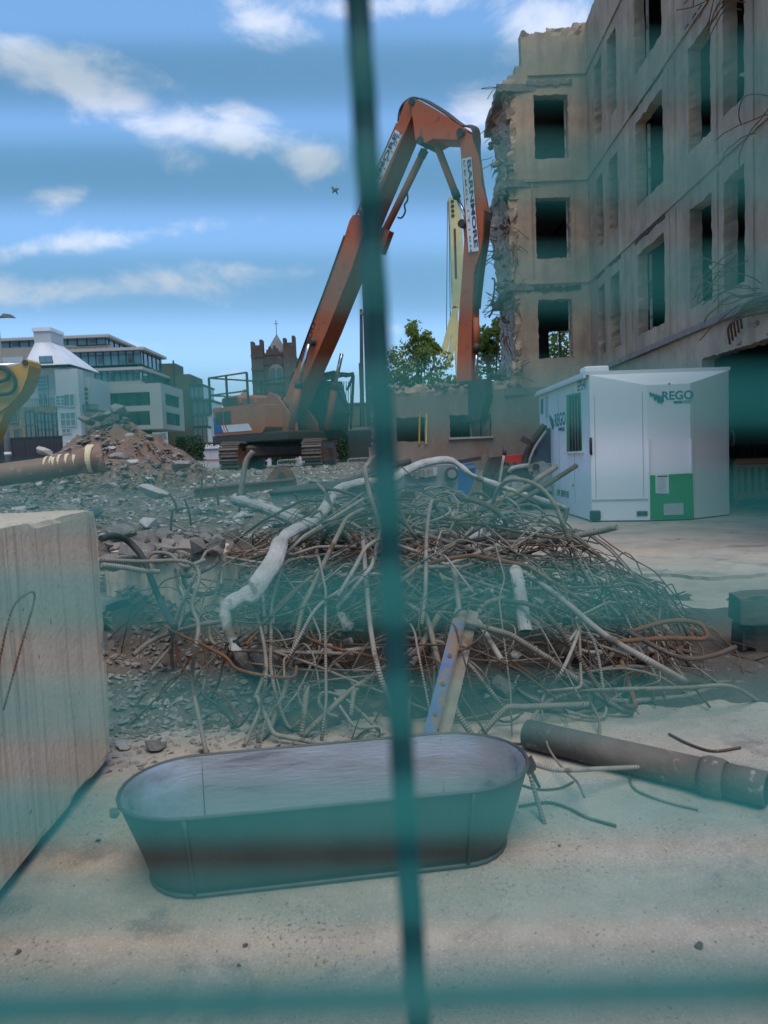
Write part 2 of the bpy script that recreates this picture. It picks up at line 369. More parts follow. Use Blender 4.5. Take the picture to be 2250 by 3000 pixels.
M_yellow = pmat('yellow_machine_paint', (.52, .28, .04), (.42, .22, .035), 2, .5, .1, c3=(.3, .18, .06), s3=7, th3=.64)
M_cream = pmat('cream_machine_paint', (.55, .50, .24), (.43, .39, .20), 1.4, .6, .1, c3=(.22, .19, .12), s3=3, th3=.66)
M_steeld = pmat('dark_green_steel', (.035, .06, .06), (.025, .04, .04), 2, .6, .1)
M_red = pmat('red_paint', (.45, .03, .02), (.36, .03, .02), 3, .5, .05)
M_barrier = pmat('orange_plastic', (.75, .15, .05), (.62, .12, .04), 4, .55, .05)
M_bark = pmat('bark', (.07, .055, .04), (.045, .035, .028), 6, .95, .8, 20)
M_leaf = pmat('leaf', (.14, .20, .05), (.075, .13, .032), 1.3, .6, 0, c3=(.17, .19, .05), s3=2.2, th3=.60)
t_ = M_leaf.node_tree; tl_ = t_.nodes.new('ShaderNodeBsdfTranslucent'); tl_.inputs[0].default_value = (.25, .33, .06, 1); ms_ = t_.nodes.new('ShaderNodeMixShader'); ms_.inputs[0].default_value = .45
t_.links.new(t_.nodes['Principled BSDF'].outputs[0], ms_.inputs[1]); t_.links.new(tl_.outputs[0], ms_.inputs[2]); t_.links.new(ms_.outputs[0], t_.nodes['Material Output'].inputs[0])
M_leafd = pmat('hedge_leaf', (.03, .06, .02), (.018, .04, .014), 2.5, .65, 0)
M_gls = glass('window_glass'); M_glt = glass('teal_glass', (.05, .14, .16), .05); M_gld = glass('dark_glass', (.02, .03, .035), .08)
# ------------------------------------------------------------------ ground and terrain
def terrain_h(x, y):
    edge = .35 + .12 * max(0, y - 6)                      # where the raised rubble gives way to the slab on the right
    edge = min(edge, 1.6)
    side = 1 - sstep(edge - .9, edge + .5, x + .35 * fbm(x * .7, y * .7, 3))
    if y > 17: side = max(side, .55 + .45 * (1 - sstep(1, 5, x)))
    rise = sstep(5.0, 8.6, y + .5 * fbm(x * .6, y * .6, 9) + (-.5 if x < -1.5 else 0))
    h = side * rise * (.74 + .26 * sstep(14, 27, y))
    return h
def terrain_z(x, y):
    h = terrain_h(x, y)
    k = sstep(.02, .35, h)
    return h + k * (.10 * fbm(x * .8, y * .8, 0, 5) + .045 * fbm(x * 4, y * 4, 5, 4)) - .03 * (1 - sstep(.0, .06, h))
b = B(); g = 400
b.add([(-900, -60, 0), (900, -60, 0), (900, 2000, 0), (-900, 2000, 0)], [(0, 1, 2, 3)])
ground = tag(b.build('ground', M_ground), kind='structure')
def terrain(name, xs, ys, fz, mat):
    bb = B(); n = len(ys)
    bb.add([(x, y, fz(x, y)) for x in xs for y in ys], [(i * n + j, (i + 1) * n + j, (i + 1) * n + j + 1, i * n + j + 1) for i in range(len(xs) - 1) for j in range(n - 1)], smooth=True)
    return bb.build(name, mat)
ys = [4.4]
while ys[-1] < 52: ys.append(ys[-1] * 1.012 + .012)
tag(terrain('rubble_terrain', frange(-22, 6.4, 230), ys, lambda x, y: terrain_z(x, y) * (1 - sstep(44, 52, y)) - .05 * sstep(44, 52, y) - .05 * sstep(4.5, 6.4, x), M_dirt), kind='structure')

# broken edge of the upper slab in front of the cabin
poly = [(1565, 1572), (1640, 1592), (1700, 1612), (1735, 1648), (1790, 1668), (1850, 1690), (1960, 1690), (2080, 1702), (2260, 1688)]
pts = [G(u, v) for u, v in poly]
top = arc_pts([(p.x, p.y, .035) for p in pts], 5)
for i, p in enumerate(top[1:-1]): p.x += rnd.uniform(-.04, .04); p.y += rnd.uniform(-.05, .05)
sl_poly = top + [Vector((12, 10, .035)), Vector((12, 22, .035)), Vector((2.6, 22, .035)), Vector((2.2, 12, .035))]
tag(B().prism([p - Vector((0, 0, .034)) for p in sl_poly], (0, 0, .034)).build('upper_slab', M_ground), kind='structure')

# ------------------------------------------------------------------ mesh fence right in front of the lens
FY = .093; z0 = V(1125, 2928, FY).z; SP = .01302
fence = thing('mesh_fence', 'green coated welded wire mesh security fence close in front of the camera', 'fence', (0, FY, 0))
fm = B().cyl((-1.4, 0, 0), (1.4, 0, 0), .00145, n=8); hw = fm.build('wire', M_fence, fence); hw_me = hw.data
for v in hw_me.vertices: v.co.y += FY
bpy.data.objects.remove(hw)
n_lo = int((z0 - .03) / SP)
for k in range(-n_lo, int((2.35 - z0) / SP)):
    o = bpy.data.objects.new('wire', hw_me); COL.objects.link(o); o.parent = fence
    o.location = (0, .0006 * math.sin(k * 2.3), z0 + SP * k + .0007 * math.sin(k * 1.9)); o.rotation_euler = (0, rad(.8 + 1.45 * sstep(0, 4, k) + .22 * math.sin(k * 2.7)), 0); w_ = 1 + .32 * math.sin(k * 3.1 + .6); o.scale = (1, w_, w_)
    if k == 0: o.scale = (1, 2.3, 2.3); o.name = 'bottom_bar'; o.data = hw_me.copy(); o.data.materials.clear(); o.data.materials.append(pmat('mid_green_bar', (.004, .13, .12), (.003, .09, .085), 30, .5, .1, 200)); o['label'] = 'thicker horizontal wire of the green fence'
vm = B().cyl((0, 0, -1.25), (0, 0, 1.15), .0016, n=8); vw = vm.build('wire', M_fencev, fence); vw_me = vw.data
for v in vw_me.vertices: v.co.y += FY
bpy.data.objects.remove(vw)
pa = V(1048, 0, FY + .003); pb = V(1224, 3000, FY + .003); lean = math.atan2(pa.x - pb.x, pa.z - pb.z); xm = pb.x + (pa.x - pb.x) * (EYE - pb.z) / (pa.z - pb.z)
for k in range(-17, 18):
    o = bpy.data.objects.new('wire', vw_me); COL.objects.link(o); o.parent = fence
    o.location = (xm + .0762 * k - .1 * math.tan(lean), .003, EYE - .1); o.rotation_euler = (0, lean, 0)

# ------------------------------------------------------------------ half demolished concrete building
bx, by = 6.75, 24.0
bld = thing('half_demolished_building', 'tall half demolished concrete building with empty window holes behind the white cabin', 'building', (bx, by, 0))
TOPZ = 14.05
def fx(u, v): p = V(u, v, by); return (p.x, p.z)
left_edge = [(1526, 108), (1526, 188), (1508, 190), (1505, 214), (1490, 217), (1484, 232), (1470, 240), (1474, 275), (1484, 300), (1488, 345), (1500, 372),
             (1498, 385), (1492, 430), (1490, 470), (1486, 520), (1486, 560), (1491, 600), (1494, 690), (1498, 720), (1499, 790), (1503, 830), (1505, 930), (1508, 1000), (1508, 1085), (1492, 1118)]
le = [fx(u, v) for u, v in left_edge]
lowtop = [(1425, 1126), (1400, 1140), (1340, 1130), (1290, 1138), (1230, 1128), (1180, 1140), (1135, 1136), (1110, 1150), (1092, 1158), (1088, 1210), (1092, 1260), (1086, 1300), (1082, 1350)]
lt = [fx(u, v) for u, v in lowtop]
fpoly = le + lt + [(lt[-1][0], -.2), (bx, -.2), (bx, TOPZ + .25), (le[0][0], TOPZ - .05)]
wf = [fx(1559, 280) + fx(1664, 464), fx(1571, 588) + fx(1678, 764), fx(1584, 884) + fx(1686, 1056)]
wf = [(a, d, c, b_) for (a, b_, c, d) in wf]               # x0 z0 x1 z1
WF = [(5.11, 10.30, 6.17, 12.22), (5.09, 7.28, 6.17, 9.14), (5.09, 4.20, 6.17, 6.02)]
lowwin = [fx(1317, 1217)[0], fx(1317, 1282)[1], fx(1440, 1282)[0], fx(1317, 1217)[1]]
lw2 = [fx(1160, 1230)[0], fx(1160, 1295)[1], fx(1246, 1295)[0], fx(1160, 1225)[1]]
holes = WF + [tuple(lowwin), tuple(lw2)]
us = frange(-.6, bx, 74) + [h[0] for h in holes] + [h[2] for h in holes]; vs = frange(-.2, TOPZ + .25, 120) + [h[1] for h in holes] + [h[3] for h in holes]
hedge = set(round(x, 4) for h in holes for x in (h[0], h[2])); hedz = set(round(x, 4) for h in holes for x in (h[1], h[3]))
def keepf(x, z): return inpoly(x, z, fpoly) and not any(h[0] < x < h[2] and h[1] < z < h[3] for h in holes)
def jitf(x, z, w):
    k = 1.0 if (z > 3.35 and x < 4.5 or z > 14.0 or x < .1 or z > 3.3 and x < 3.6) and x < bx - .1 else .12
    if round(x, 4) in hedge or round(z, 4) in hedz: k = .5
    return x + k * .09 * noise.noise(Vector((x * 6, z * 6, w * 3))), z + k * .09 * noise.noise(Vector((x * 6 + 9, z * 6, w * 3))), w + (k * .12 * noise.noise(Vector((x * 3, z * 3, 7 + w))) if k > .5 else .012 * noise.noise(Vector((x * 2, z * 1.5, w))))
end_wall = grid_wall(us, vs, lambda x, z: keepf(x, z) and z > 3.3, lambda x, z, w: (x, by + w, z), .38, jitf).build('end_wall', M_wall, bld)
low_wall = grid_wall(us, vs, lambda x, z: keepf(x, z) and z < 3.3 + 0 * x, lambda x, z, w: (x, by - .03 + w, z), .42, jitf).build('ground_floor_wall', M_wall2, bld)
# wing coming towards the camera
WY1 = 8.5
def wing(y, z, w): return (bx - .33 * (by - y) / 12 + w, y, z)
wins = []
for (z0_, z1_) in ((4.12, 6.12), (7.26, 9.28), (10.42, 12.5)):
    for (ya, yb) in ((22.35, 23.1), (20.85, 21.75), (17.35, 19.3), (14.75, 15.85), (13.35, 14.2), (10.6, 12.3)): wins.append((ya, z0_, yb, z1_))
gar = (9.0, -.2, 15.3, 3.02)
holes2 = wins + [gar]
us = frange(WY1, by, 110) + [h[0] for h in holes2] + [h[2] for h in holes2]; vs = frange(-.2, TOPZ + .25, 110) + [h[1] for h in holes2] + [h[3] for h in holes2]
he2 = set(round(x, 4) for h in holes2 for x in (h[0], h[2])); hz2 = set(round(x, 4) for h in holes2 for x in (h[1], h[3]))
def jitw(y, z, w):
    k = .6 if (round(y, 4) in he2 or round(z, 4) in hz2) else .1
    if z > TOPZ + .05 and y < by - .1: k = 1
    return y + k * .09 * noise.noise(Vector((y * 5, z * 5, w * 3 + 20))), z + k * .1 * noise.noise(Vector((y * 5 + 9, z * 5, w * 3))), w + .012 * noise.noise(Vector((y * 2, z * 1.5, w + 50)))
grid_wall(us, vs, lambda y, z: not any(h[0] < y < h[2] and h[1] < z < h[3] for h in holes2), lambda y, z, w: wing(y, z, w), .26, jitw).build('wing_wall', M_wall, bld)
# slabs, roof, back walls and partitions that keep the inside dark
for z in (3.35, 6.6, 9.75, 13.2):
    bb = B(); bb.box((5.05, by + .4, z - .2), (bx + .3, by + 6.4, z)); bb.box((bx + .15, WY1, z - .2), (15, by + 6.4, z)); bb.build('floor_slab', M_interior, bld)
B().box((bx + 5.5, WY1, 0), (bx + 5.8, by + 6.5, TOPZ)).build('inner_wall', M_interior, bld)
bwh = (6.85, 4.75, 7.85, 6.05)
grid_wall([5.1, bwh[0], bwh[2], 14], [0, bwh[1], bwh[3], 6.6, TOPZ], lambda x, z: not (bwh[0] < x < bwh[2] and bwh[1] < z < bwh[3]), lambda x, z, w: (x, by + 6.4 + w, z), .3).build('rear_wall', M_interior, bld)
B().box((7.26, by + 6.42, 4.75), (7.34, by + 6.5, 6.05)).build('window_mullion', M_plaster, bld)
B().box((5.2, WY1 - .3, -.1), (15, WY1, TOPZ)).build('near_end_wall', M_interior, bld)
# torn left side: stub of the cross wall with plaster, hanging lumps
zs = frange(3.4, 12.4, 110)
def tornx(z):
    pts_ = sorted((q[1], q[0]) for q in le)
    for (za, xa), (zb, xb) in zip(pts_, pts_[1:]):
        if za <= z <= zb: return xa + (xb - xa) * (z - za) / max(1e-6, zb - za)
    return pts_[0][1] if z < pts_[0][0] else pts_[-1][1]
bb = B(); V_, F_ = [], []; yy = frange(by - .02, by + 3.3, 24)
for z in zs:
    for y in yy:
        x = tornx(z) + .16 + .13 * fbm(y * 1.1, z * 1.1, 4) + .10 * fbm(y * 4, z * 4, 8) - .22 * math.exp(-((z - 9.2) / 1.2) ** 2)
        V_.append((x - .06, y, z))
n = len(yy); F_ = [(i * n + j, i * n + j + 1, (i + 1) * n + j + 1, (i + 1) * n + j) for i in range(len(zs) - 1) for j in range(n - 1)]
bb.add(V_, F_).build('torn_side', M_plaster, bld)
def side_pt(u, v):
    d = ray(u, v); t = (4.12 if u < 1500 else 4.3) / d.x; p = CAM + d * t; p.y = max(by - .1, min(by + 3.2, p.y)); return p
for z in (3.3, 6.55, 9.7, 12.55):                     # broken floor edges sticking out of the torn side
    bb = B(); pts_ = [(tornx(min(12.3, max(3.5, z))) - .12 - .2 * abs(noise.noise(Vector((y * 1.7, z, 5)))), y, z) for y in frange(by - .1, by + 3.3, 14)]
    bb.prism(pts_ + [(5.2, by + 3.3, z), (5.2, by - .0, z)], (0, 0, -.22)); bb.build('floor_slab', M_broken, bld)
rm = [bpy.data.meshes.new('rubble_lump') for _ in range(10)]
import bmesh
for i, me in enumerate(rm):
    r_ = random.Random(100 + i); bm = bmesh.new()
    for k in range(16):
        d = Vector((r_.gauss(0, 1), r_.gauss(0, 1), r_.gauss(0, .75))).normalized(); d *= r_.uniform(.72, 1.05); bm.verts.new((d.x * r_.uniform(.85, 1.15), d.y, d.z * .8))
    ch = bmesh.ops.convex_hull(bm, input=bm.verts); bmesh.ops.delete(bm, geom=list({e for e in ch['geom_interior'] + ch['geom_unused'] if isinstance(e, bmesh.types.BMVert)}), context='VERTS')
    es = [e for e in bm.edges]; bmesh.ops.bevel(bm, geom=es, offset=.05, segments=1, affect='EDGES', profile=.6)
    bm.to_mesh(me); bm.free(); me.materials.append(M_rock)
def lump_into(bb, p, r, seed, sq=1.0):
    me = rm[seed % 10]; rr = random.Random(seed); e = Matrix.Rotation(rr.uniform(0, 6.3), 3, 'Z') @ Matrix.Rotation(rr.uniform(-.5, .5), 3, 'X')
    bb.add([Vector(p) + (e @ Vector((v.co.x * r, v.co.y * r * rr.uniform(.7, 1), v.co.z * r * sq))) for v in me.vertices], [tuple(f.vertices) for f in me.polygons])
for (u, v, r) in ((1478, 480, .3), (1484, 540, .22), (1466, 660, .25), (1490, 640, .16), (1460, 770, .28), (1470, 830, .2), (1478, 940, .24), (1470, 1100, .3), (1505, 1118, .22), (1440, 1128, .3), (1450, 420, .2), (1478, 380, .16), (1500, 222, .14), (1520, 196, .1)):
    bb = B(); p = side_pt(u, v)
    for k in range(5): lump_into(bb, p + Vector((rnd.uniform(-.8, .8) * r, rnd.uniform(-.5, .5) * r, rnd.uniform(-.8, .8) * r)), r * rnd.uniform(.35, .75), rnd.randrange(9999))
    bb.build('broken_lump', M_broken, bld)
# rebar hanging out of the torn edges
def rebar_tuft(u, v, n, du, dv, L, spread, Y=by - .1, r=.011, wall=False):
    bb = B(); p0 = side_pt(u, v) if u < 1496 else V(u, v, Y)
    for k in range(n):
        p = p0 + Vector((rnd.uniform(-.15, .15), rnd.uniform(-.3, .6), rnd.uniform(-spread, spread)))
        d = Vector((du + rnd.uniform(-.35, .35), rnd.uniform(-.5, .3), dv + rnd.uniform(-.6, .6))).normalized(); pts_ = [p]
        for s_ in range(6):
            d = (d + Vector((rnd.uniform(-.25, .25), rnd.uniform(-.25, .25), rnd.uniform(-.35, .2)))).normalized(); p = p + d * L * rnd.uniform(.5, 1.1) / 6; pts_.append(p)
        bb.tube(pts_, r, 5)
    bb.build('protruding_rebar', M_rust, bld)
for a in ((1475, 310, 9, -1, -.3, .9, .45), (1478, 235, 3, -1, .2, .8, .1), (1455, 470, 6, -1, -.5, .6, .3), (1450, 660, 12, -1, -.1, .8, .5), (1480, 690, 10, .3, .2, .9, .4), (1450, 740, 10, -1, .2, .6, .4),
          (1500, 720, 10, .4, -.4, .8, .4), (1465, 890, 18, -.5, .1, .8, .35), (1490, 880, 12, .4, .3, .7, .3), (1480, 960, 8, .2, -.6, .9, .3), (1500, 1095, 10, .3, .4, .8, .25), (1458, 1060, 8, -.4, .3, .7, .3)):
    rebar_tuft(*a)
# formwork bands, ledges and grooves of the facade
for z, h in ((9.62, .05), (6.5, .05), (12.78, .07)):
    B().box((4.95 if z > 12 else 4.75, by - .05, z), (bx - .02, by + .05, z + h)).build('string_course', M_wall, bld)
    B().prism([wing(by - .02, z, -.045), wing(WY1, z, -.045), wing(WY1, z + h, -.045), wing(by - .02, z + h, -.045)], (.06, 0, 0)).build('string_course', M_wall, bld)
B().prism([wing(by - .02, 3.58, -.14), wing(WY1, 3.58, -.14), wing(WY1, 3.72, -.10), wing(by - .02, 3.72, -.10)], (.2, 0, 0)).build('ledge', M_broken, bld)
for (x0, z, x1) in ((4.75, 6.30, 6.45), (4.9, 12.5, 6.3)):
    bb = B()
    for i in range(14): 
        xa = x0 + (x1 - x0) * i / 14; bb.box((xa, by - .02 - .02 * rnd.random(), z + rnd.uniform(-.05, .02)), (xa + (x1 - x0) / 14, by + .02, z + .10 + rnd.uniform(-.02, .06)))
    bb.build('broken_groove', M_grease if z < 7 else M_broken, bld)
for (ya, yb, z) in ((17.3, 19.4, 6.42), (20.7, 21.8, 6.42), (14.6, 15.9, 9.65), (22.3, 23.2, 6.42), (17.3, 19.5, 9.6)):
    bb = B()
    for i in range(10):
        y0_ = ya + (yb - ya) * i / 10; a_ = wing(y0_, z, 0); bb.box((a_[0] - .015 - .02 * rnd.random(), y0_, z + rnd.uniform(-.03, .02)), (a_[0] + .05, y0_ + (yb - ya) / 10, z + .07 + rnd.uniform(-.02, .05)))
    bb.build('broken_groove', M_grease, bld)
for x in (4.98, 5.0, 6.3):
    B().beam((x, by - .015, 6.7), (x, by - .015, 9.6), .03, .03).build('formwork_ridge', M_wall, bld)
for y in (16.6, 17.0, 20.3, 19.75, 13.0, 14.45):
    for za, zb in ((3.8, 6.4), (6.7, 9.5), (9.85, 12.6)):
        a_ = wing(y, za, -.012); c_ = wing(y, zb, -.012); B().beam(a_, c_, .035, .03).build('formwork_ridge', M_wall, bld)
# window reveals: pale frames left in some openings
for (x0, z0_, x1, z1_) in WF:
    for xx in (x0 + .02, x1 - .05): B().box((xx, by + .26, z0_), (xx + .035, by + .34, z1_)).build('window_frame_strip', M_plaster, bld)
for (ya, z0_, yb, z1_) in wins:
    if yb - ya > 1.5 and ya > 16:
        a_ = wing(yb - .04, z0_, .3); B().box((a_[0], a_[1], z0_), (a_[0] + .06, a_[1] + .035, z1_)).build('window_frame_strip', M_plaster, bld)
# ground floor window: boards and sill, low wall details
x0, z0_, x1, z1_ = lowwin; xm_ = x0 + (x1 - x0) * .52
for k in range(2):
    xa = xm_ + (x1 - xm_) * k / 2; B().box((xa + .02, by + .12, z0_ + .02), (xa + (x1 - xm_) / 2 - .02, by + .16, z1_ - .03)).build('window_board', M_broken, bld)
B().box((x0 - .05, by - .1, z0_ - .06), (x1 + .05, by + .05, z0_)).build('window_sill', M_plaster, bld)
B().box((xm_ - .03, by + .06, z0_), (xm_ + .03, by + .2, z1_)).build('window_mullion', M_broken, bld)
for dx_ in (0, .22): B().beam((lw2[2] - .2 + dx_, by - .06, lw2[1] - .1), (lw2[2] - .15 + dx_, by - .06, lw2[3] + .1), .06, .05).build('timber_prop', M_yellow if dx_ == 0 else M_cream, bld)
for h in (lowwin, lw2): B().box((h[0] - .3, by + 1.2, 0), (h[2] + .3, by + 1.3, 3.3)).build('inner_wall', M_interior, bld)
B().box((-.2, by + .45, 0), (4.7, by + .6, 3.0)).v  # (kept out: the wall backs on to rubble)
bb = B()
for k in range(150):
    x = rnd.uniform(lt[-1][0] + .1, 4.6); lump_into(bb, (x, by + rnd.uniform(-.05, .5), 3.42 + rnd.uniform(-.05, .08)), rnd.uniform(.05, .16), rnd.randrange(9999))
bb.build('broken_wall_top', M_broken, bld)
# broken balcony slab and its rebar on the wing, torn beam over the garage opening
p = wing(13.0, 9.9, 0)
bb = B(); bb.prism([(p[0], 13.5, 9.15), (p[0] - .5, 13.2, 9.2), (p[0] - .75, 12.6, 9.35), (p[0] - .6, 12.0, 9.3), (p[0], 10, 9.3)], (0, 0, .32))
for k in range(12): lump_into(bb, (p[0] - rnd.uniform(.2, .7), rnd.uniform(12, 13.4), 9.3 + rnd.uniform(-.1, .3)), rnd.uniform(.08, .2), rnd.randrange(9999))
bb.build('broken_balcony_slab', M_broken, bld)
for (y, z, n_) in ((13.1, 9.35, 9), (12.8, 8.7, 7), (12.9, 3.85, 10), (13.4, 4.6, 6), (12.6, 6.6, 4)):
    bb = B(); q = Vector(wing(y, z, -.05))
    for k in range(n_):
        d = Vector((-1, rnd.uniform(-.2, 1.4), rnd.uniform(-.4, .5))).normalized(); pp = q + Vector((0, rnd.uniform(-.5, .5), rnd.uniform(-.2, .2))); pts_ = [pp]
        for s_ in range(7): d = (d + Vector((rnd.uniform(-.1, .3), rnd.uniform(-.2, .5), rnd.uniform(-.5, .35)))).normalized(); pp = pp + d * .16; pts_.append(pp)
        bb.tube(arc_pts(pts_, 3), .010, 5)
    bb.build('protruding_rebar', M_rust, bld)
bb = B()
for k in range(46):
    y = rnd.uniform(9.2, 13.9); q = wing(y, 3.05 + rnd.uniform(-.05, .45) * (1 if y < 13.2 else .3), rnd.uniform(-.05, .25)); lump_into(bb, q, rnd.uniform(.05, .17), rnd.randrange(9999))
bb.build('broken_beam_edge', M_plaster, bld)
bb = B()
for k in range(5): 
    y = 12.2 + k * .12; q = Vector(wing(y, 3.55 - k * .05, -.1)); bb.tube(arc_pts([q + Vector((0, 1.0, -.25)), q + Vector((-.2, .6, .02)), q + Vector((-.15, 0, .08)), q + Vector((.1, -.7, .03))], 4), .02, 6)
bb.build('protruding_rebar', M_rust, bld)
tim = B().beam(wing(13.4, 7.6, .2), wing(14.2, 8.0, .35), .09, .05).beam(wing(14.7, 4.55, .2), wing(15.5, 4.9, .3), .09, .05)
tim.build('timber_prop', M_cream, bld)
def onplane(u, v, p0, n):
    d = ray(u, v); p0 = Vector(p0); n = Vector(n); return CAM + d * ((p0 - CAM).dot(n) / d.dot(n))
Z = Vector((0, 0, 1))
# ------------------------------------------------------------------ white welfare cabin
A_ = Vector((3.66, 13.18, 0)); Bk = Vector((3.66, 17.35, 0)); C_ = Vector((4.55, 12.88, 0)); D_ = Vector((5.27, 12.84, 0)); E_ = Vector((6.16, 13.35, 0)); F_k = Vector((6.24, 17.35, 0))
zb, zt, zn = .06, 2.60, 2.36
cab = thing('welfare_cabin', 'white towable site welfare cabin with tapered nose and green panel', 'site cabin', (4.9, 15, 0))
base = [A_, C_, D_, E_, F_k, Bk]
tops = [A_ + Z * zt, C_ + Z * zn, D_ + Z * zn, E_ + Z * zt, F_k + Z * (zt - .02), Bk + Z * (zt - .02)]
b = B(); b.add([p + Z * zb for p in base] + tops, [(5, 4, 3, 2, 1, 0)] + [(i, (i + 1) % 6, 6 + (i + 1) % 6, 6 + i) for i in range(6)] + [(6, 7, 8, 9), (6, 9, 10, 11)])
body = b.build('body', M_white, cab)
b = B(); b.prism([A_ + Vector((-.07, .02, zt + .004)), E_ + Vector((.04, .02, zt + .004)), F_k + Vector((.05, 0, zt + .004)), Bk + Vector((-.07, 0, zt + .004))], (0, 0, .06)); b.build('roof', M_whitetrim, cab)
b = B(); b.beam(A_ + Vector((-.085, .0, zt - .02)), Bk + Vector((-.085, 0, zt - .02)), .05, .05); b.build('gutter', M_whitetrim, cab)
b = B(); q = V(1625, 1108, 14.6); b.bbox((3.9, 14.3, zt + .05), (4.35, 14.7, zt + .27), .02); b.build('roof_vent', M_white, cab)
def facet(P, Q):                                             # horizontal direction, outward normal
    x = (Q - P).normalized(); n = x.cross(Z); return x, n
xs_, ns_ = facet(Bk, A_); xl, nl = facet(A_, C_); xc, nc = facet(C_, D_); xr, nr = facet(D_, E_)
def quad(P0, n, px, mat, name, parent, lift=.006, th=None):
    pts_ = [onplane(u, v, P0, n) + n * lift for u, v in px]
    bb = B()
    bb.prism([p_ - n * (th or .004) for p_ in pts_], n * (th or .004)); return bb.build(name, mat, parent)
# window in the long side
wpx = [(1662, 1327), (1706, 1323), (1701, 1149), (1661, 1158)]
win = quad(A_, ns_, wpx, M_green, 'window', cab, .012, .02)
inner = [(1673, 1322), (1704, 1319), (1699, 1156), (1672, 1161)]
quad(A_, ns_, inner, M_gld, 'pane', win, .02)
for k in range(4):
    u = 1675 + k * 8.5; bb = B(); a = onplane(u, 1320, A_, ns_) + ns_ * .035; c = onplane(u - 2, 1160, A_, ns_) + ns_ * .035; c.y = a.y; bb.cyl(a, c, .012, n=6); bb.build('window_bar', M_grey, win)
quad(A_, ns_, [(1663, 1330), (1710, 1327), (1710, 1321), (1663, 1324)], M_whitetrim, 'sill', win, .07, .07)
def logo(P0, n, x, cu, cv, s, parent):
    o = onplane(cu, cv, P0, n) + n * .006; y = Z
    for k in range(5):
        t0 = [(-.55, .75), (-.15, .9), (.1, .75), (.32, .5), (.5, .2)][k]; L_ = [.5, .85, 1.05, 1.0, .7][k]
        a = Vector((-.85 + k * .34, .62 - k * .13, 0)); w_ = .26
        pts_ = [(a.x, a.y), (a.x + w_, a.y + .16), (a.x + w_ + L_ * .42, a.y + .16 - L_), (a.x + L_ * .42, a.y - L_)]
        bb = B(); bb.prism([o + x * p_[0] * s + y * p_[1] * s for p_ in pts_], n * .004); bb.build('logo_stripe', M_teal, parent)
logo(C_, nc, xc, 1921, 1166, .135, cab)
text('REGO', .2, onplane(1985, 1158, C_, nc), xc, Z, M_teal, cab, bold=.03)
quad(C_, nc, [(1973, 1182), (1996, 1181), (1996, 1174), (1973, 1175)], M_teal, 'logo_tag', cab)
text('HIRE', .075, onplane(2009, 1177, C_, nc), xc, Z, M_teal, cab, bold=.02)
logo(A_, ns_, xs_, 1616, 1236, .22, cab)
text('REGO', .36, onplane(1641, 1228, A_, ns_), xs_, Z, M_teal, cab, bold=.03)
quad(A_, ns_, [(1637, 1262), (1645, 1261), (1645, 1252), (1637, 1253)], M_teal, 'logo_tag', cab)
text('HIRE', .12, onplane(1650, 1257, A_, ns_), xs_, Z, M_teal, cab, bold=.02)
text('EP541', .26, onplane(1705, 1128, A_, ns_), xs_, Z, M_inkk, cab, bold=.02)
text('049 5890100', .19, onplane(1649, 1446, A_, ns_), xs_, Z, M_inkk, cab, bold=.02)
for px in ([(1611, 1450), (1623, 1452), (1623, 1417), (1611, 1416)], [(1598, 1224), (1606, 1222), (1606, 1160), (1598, 1162)]): quad(A_, ns_, px, M_greyp, 'notice', cab)
quad(A_, ns_, [(1584, 1214), (1592, 1213), (1592, 1168), (1584, 1170)], M_teal, 'notice', cab)
for u, v in ((1603, 1412), (1679, 1422)): quad(A_, ns_, [(u - 2, v + 4), (u + 2, v + 4), (u + 2, v - 3), (u - 2, v - 3)], M_barrier, 'marker_lamp', cab, .012, .02)
# nose
quad(C_, nc, [(1905, 1522), (2033, 1518), (2029, 1386), (1904, 1393)], M_green, 'green_panel', cab, .012, .012)
quad(C_, nc, [(1920, 1445), (1959, 1446), (1958, 1391), (1919, 1392)], M_paper, 'notice', cab, .02)
for k in range(9): quad(C_, nc, [(1923, 1400.5 + k * 5), (1923 + rnd.uniform(18, 32), 1400.5 + k * 5), (1950, 1399 + k * 5), (1923, 1399 + k * 5)], M_greyp, 'printed_line', cab, .024)
quad(C_, nc, [(1924, 1397), (1955, 1397), (1955, 1393.5), (1924, 1394)], M_inkk, 'printed_line', cab, .024)
quad(C_, nc, [(1944, 1509), (2002, 1507), (2001, 1473), (1943, 1476)], M_greyp, 'notice', cab, .02)
quad(C_, nc, [(1948, 1531), (1998, 1529), (1997, 1521), (1947, 1523)], M_black, 'tow_recess', cab, .014)
quad(A_, nl, [(1865, 1512), (1898, 1511), (1898, 1496), (1865, 1497)], M_grey, 'vent_grille', cab, .012)
for k in range(2): quad(A_, nl, [(1868 + k * 15, 1510), (1880 + k * 15, 1509.5), (1880 + k * 15, 1499), (1868 + k * 15, 1499.5)], M_black, 'vent_louvre', cab, .018)
bb = B(); p_ = onplane(1744, 1510, A_, nl) + nl * .03; bb.bbox(p_ - Vector((.09, .05, .08)), p_ + Vector((.09, .05, .09)), .02); bb.build('corner_foot', M_black, cab)
for (P0, n, u, v0, v1) in ((A_, nl, 1731, 1285, 1330), (E_, nr, 2139, 1262, 1305)):
    a = onplane(u, v0, P0, n) + n * .02; c = onplane(u + 1, v1, P0, n) + n * .02; m_ = (a + c) / 2 + n * .06
    B().tube(arc_pts([a, a + n * .05 + (c - a) * .12, m_, c + n * .05 - (c - a) * .12, c], 4), .025, 7).build('door_handle', M_black, cab)
for u0 in (1903, 2025):
    a = onplane(u0, 1388, C_, nc) + nc * .01; c = Vector((a.x, a.y, onplane(u0, 1285, C_, nc).z)); B().beam(a, c, .03, .02).build('panel_trim', M_whitetrim, cab)
